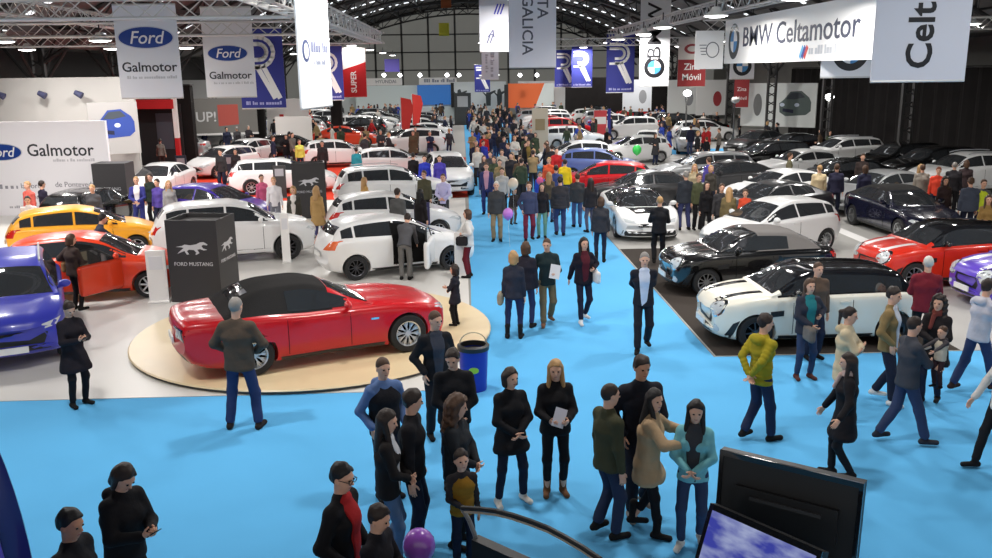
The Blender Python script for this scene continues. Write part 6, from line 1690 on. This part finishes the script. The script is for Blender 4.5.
# ------------------------------------------------------------------ the distant crowd: copies of a few figures
BASE = [person((0, 0, 0), 0, far=True, **k) for k in (
    dict(h=1.76, style='short', arms=('down', 'pocket'), bulk=.02), dict(h=1.66, fem=True, style='long', arms=('fold', 'down')), dict(h=1.80, style='crop', arms=('swingf', 'swingb'), stride=.4, bulk=.02),
    dict(h=1.64, fem=True, style='bob', kind='coat', arms=('bag', 'down')), dict(h=1.74, style='short', arms=('hold', 'hold'), hood=True, bulk=.03), dict(h=1.68, fem=True, style='pony', arms=('swingb', 'swingf'), stride=.35),
    dict(h=1.72, style='short', arms=('cross', 'cross'), bulk=.01), dict(h=1.25, child=True, style='short', arms=('down', 'down')))]
TOPS = [((30, 29, 33), 'black'), ((46, 44, 48), 'charcoal'), ((58, 58, 62), 'grey'), ((40, 44, 66), 'navy'), ((46, 44, 48), 'charcoal'), ((112, 106, 100), 'taupe'), ((30, 29, 33), 'black'), ((58, 58, 62), 'grey'), ((40, 44, 66), 'navy'), ((84, 68, 54), 'brown'), ((30, 29, 33), 'black'), ((176, 40, 44), 'red'), ((52, 74, 160), 'blue'), ((206, 200, 192), 'white'), ((150, 128, 92), 'tan'), ((66, 76, 58), 'green'), ((40, 44, 66), 'navy')]
LEGS = [(36, 36, 42), (44, 52, 80), (70, 82, 116), (52, 46, 44)]
rng = random.Random(5)
usedb = set()
def extra(x, y, hd, zone):
    b = rng.randrange(len(BASE)) if rng.random() > .05 else 7
    if b == 7 and rng.random() < .6: b = rng.randrange(7)
    if b not in usedb: usedb.add(b); o = BASE[b]
    else: o = copy_tree(BASE[b])
    o.location = (x, y, FZ); o.rotation_euler.z = -R(hd)
    c, cn = rng.choice(TOPS); l = rng.choice(LEGS); hm = HAIRM[rng.choice(('black', 'dark', 'dark', 'brown', 'brown', 'blond', 'grey'))]
    for ch in o.children:
        n = ch.name.split('.')[0]
        m = cloth(*c) if n in ('jacket', 'coat') else cloth(*l) if n == 'trousers' else hm if n == 'hair' else None
        if m: ch.material_slots[0].link = 'OBJECT'; ch.material_slots[0].material = m
    k = 'child' if b == 7 else 'woman' if b in (1, 3, 5) else 'man'
    tag(o, '%s in a %s top among the distant visitors %s' % (k, cn, zone), 'person', '%s %s tops %s' % (k, cn, zone))
    PLACED.append((x, y, .3))
n = 0; tries = 0
while n < 95 and tries < 3000:
    tries += 1
    x, y = rng.uniform(.5, 4.2), 33 + 63 * rng.random() ** 1.15
    if any(math.hypot(x - a, y - b) < .62 for a, b, r_ in PLACED if r_ < 1) or any(inside(o, x, y, .3) for o in OBBS) or any(math.hypot(x - a, y - b) < r_ + .3 for a, b, r_ in POINTS): continue
    extra(x, y, rng.choice((0, 180, 180, 200, 20, 90, 270)) + rng.uniform(-20, 20), 'along the blue aisle'); n += 1
n = 0; tries = 0
while n < 170 and tries < 9000:
    tries += 1
    sd = rng.random() < .52
    x = rng.uniform(-18, -.6) if sd else rng.uniform(5.2, 20)
    y = rng.uniform(46, 98)
    if any(math.hypot(x - a, y - b) < .62 for a, b, r_ in PLACED if r_ < 1) or any(inside(o, x, y, .3) for o in OBBS) or any(math.hypot(x - a, y - b) < r_ + .3 for a, b, r_ in POINTS): continue
    extra(x, y, rng.uniform(0, 360), 'between the cars on the left' if sd else 'between the cars on the right'); n += 1
for i, b in enumerate(BASE):
    if i not in usedb:
        for ch in list(b.children_recursive): bpy.data.objects.remove(ch)
        bpy.data.objects.remove(b)
# ------------------------------------------------------------------ camera, world, exposure
cam = bpy.data.cameras.new('camera'); co = bpy.data.objects.new('camera', cam); COL.objects.link(co)
cam.sensor_width = 36; cam.lens = FPX / 992 * 36; cam.clip_end = 400
Mc = Matrix.Rotation(-YAW, 4, 'Z') @ Matrix.Rotation(math.pi / 2 - PITCH, 4, 'X') @ Matrix.Rotation(-ROLL, 4, 'Z')
co.matrix_world = Matrix.Translation((0, 0, CAMH)) @ Mc
SC.camera = co
w = bpy.data.worlds.new('hall_air'); SC.world = w; w.use_nodes = True
w.node_tree.nodes['Background'].inputs[0].default_value = (1, .985, .96, 1); w.node_tree.nodes['Background'].inputs[1].default_value = .8
vs_ = SC.view_settings; vs_.view_transform = 'Standard'; vs_.look = 'None'; vs_.exposure = 0.0; vs_.gamma = 1.0; vs_.use_curve_mapping = False
SC.cycles.max_bounces = 6; SC.cycles.diffuse_bounces = 3; SC.cycles.glossy_bounces = 3; SC.cycles.transmission_bounces = 2
SC.cycles.caustics_reflective = False; SC.cycles.caustics_refractive = False
SC.cycles.use_denoising = True
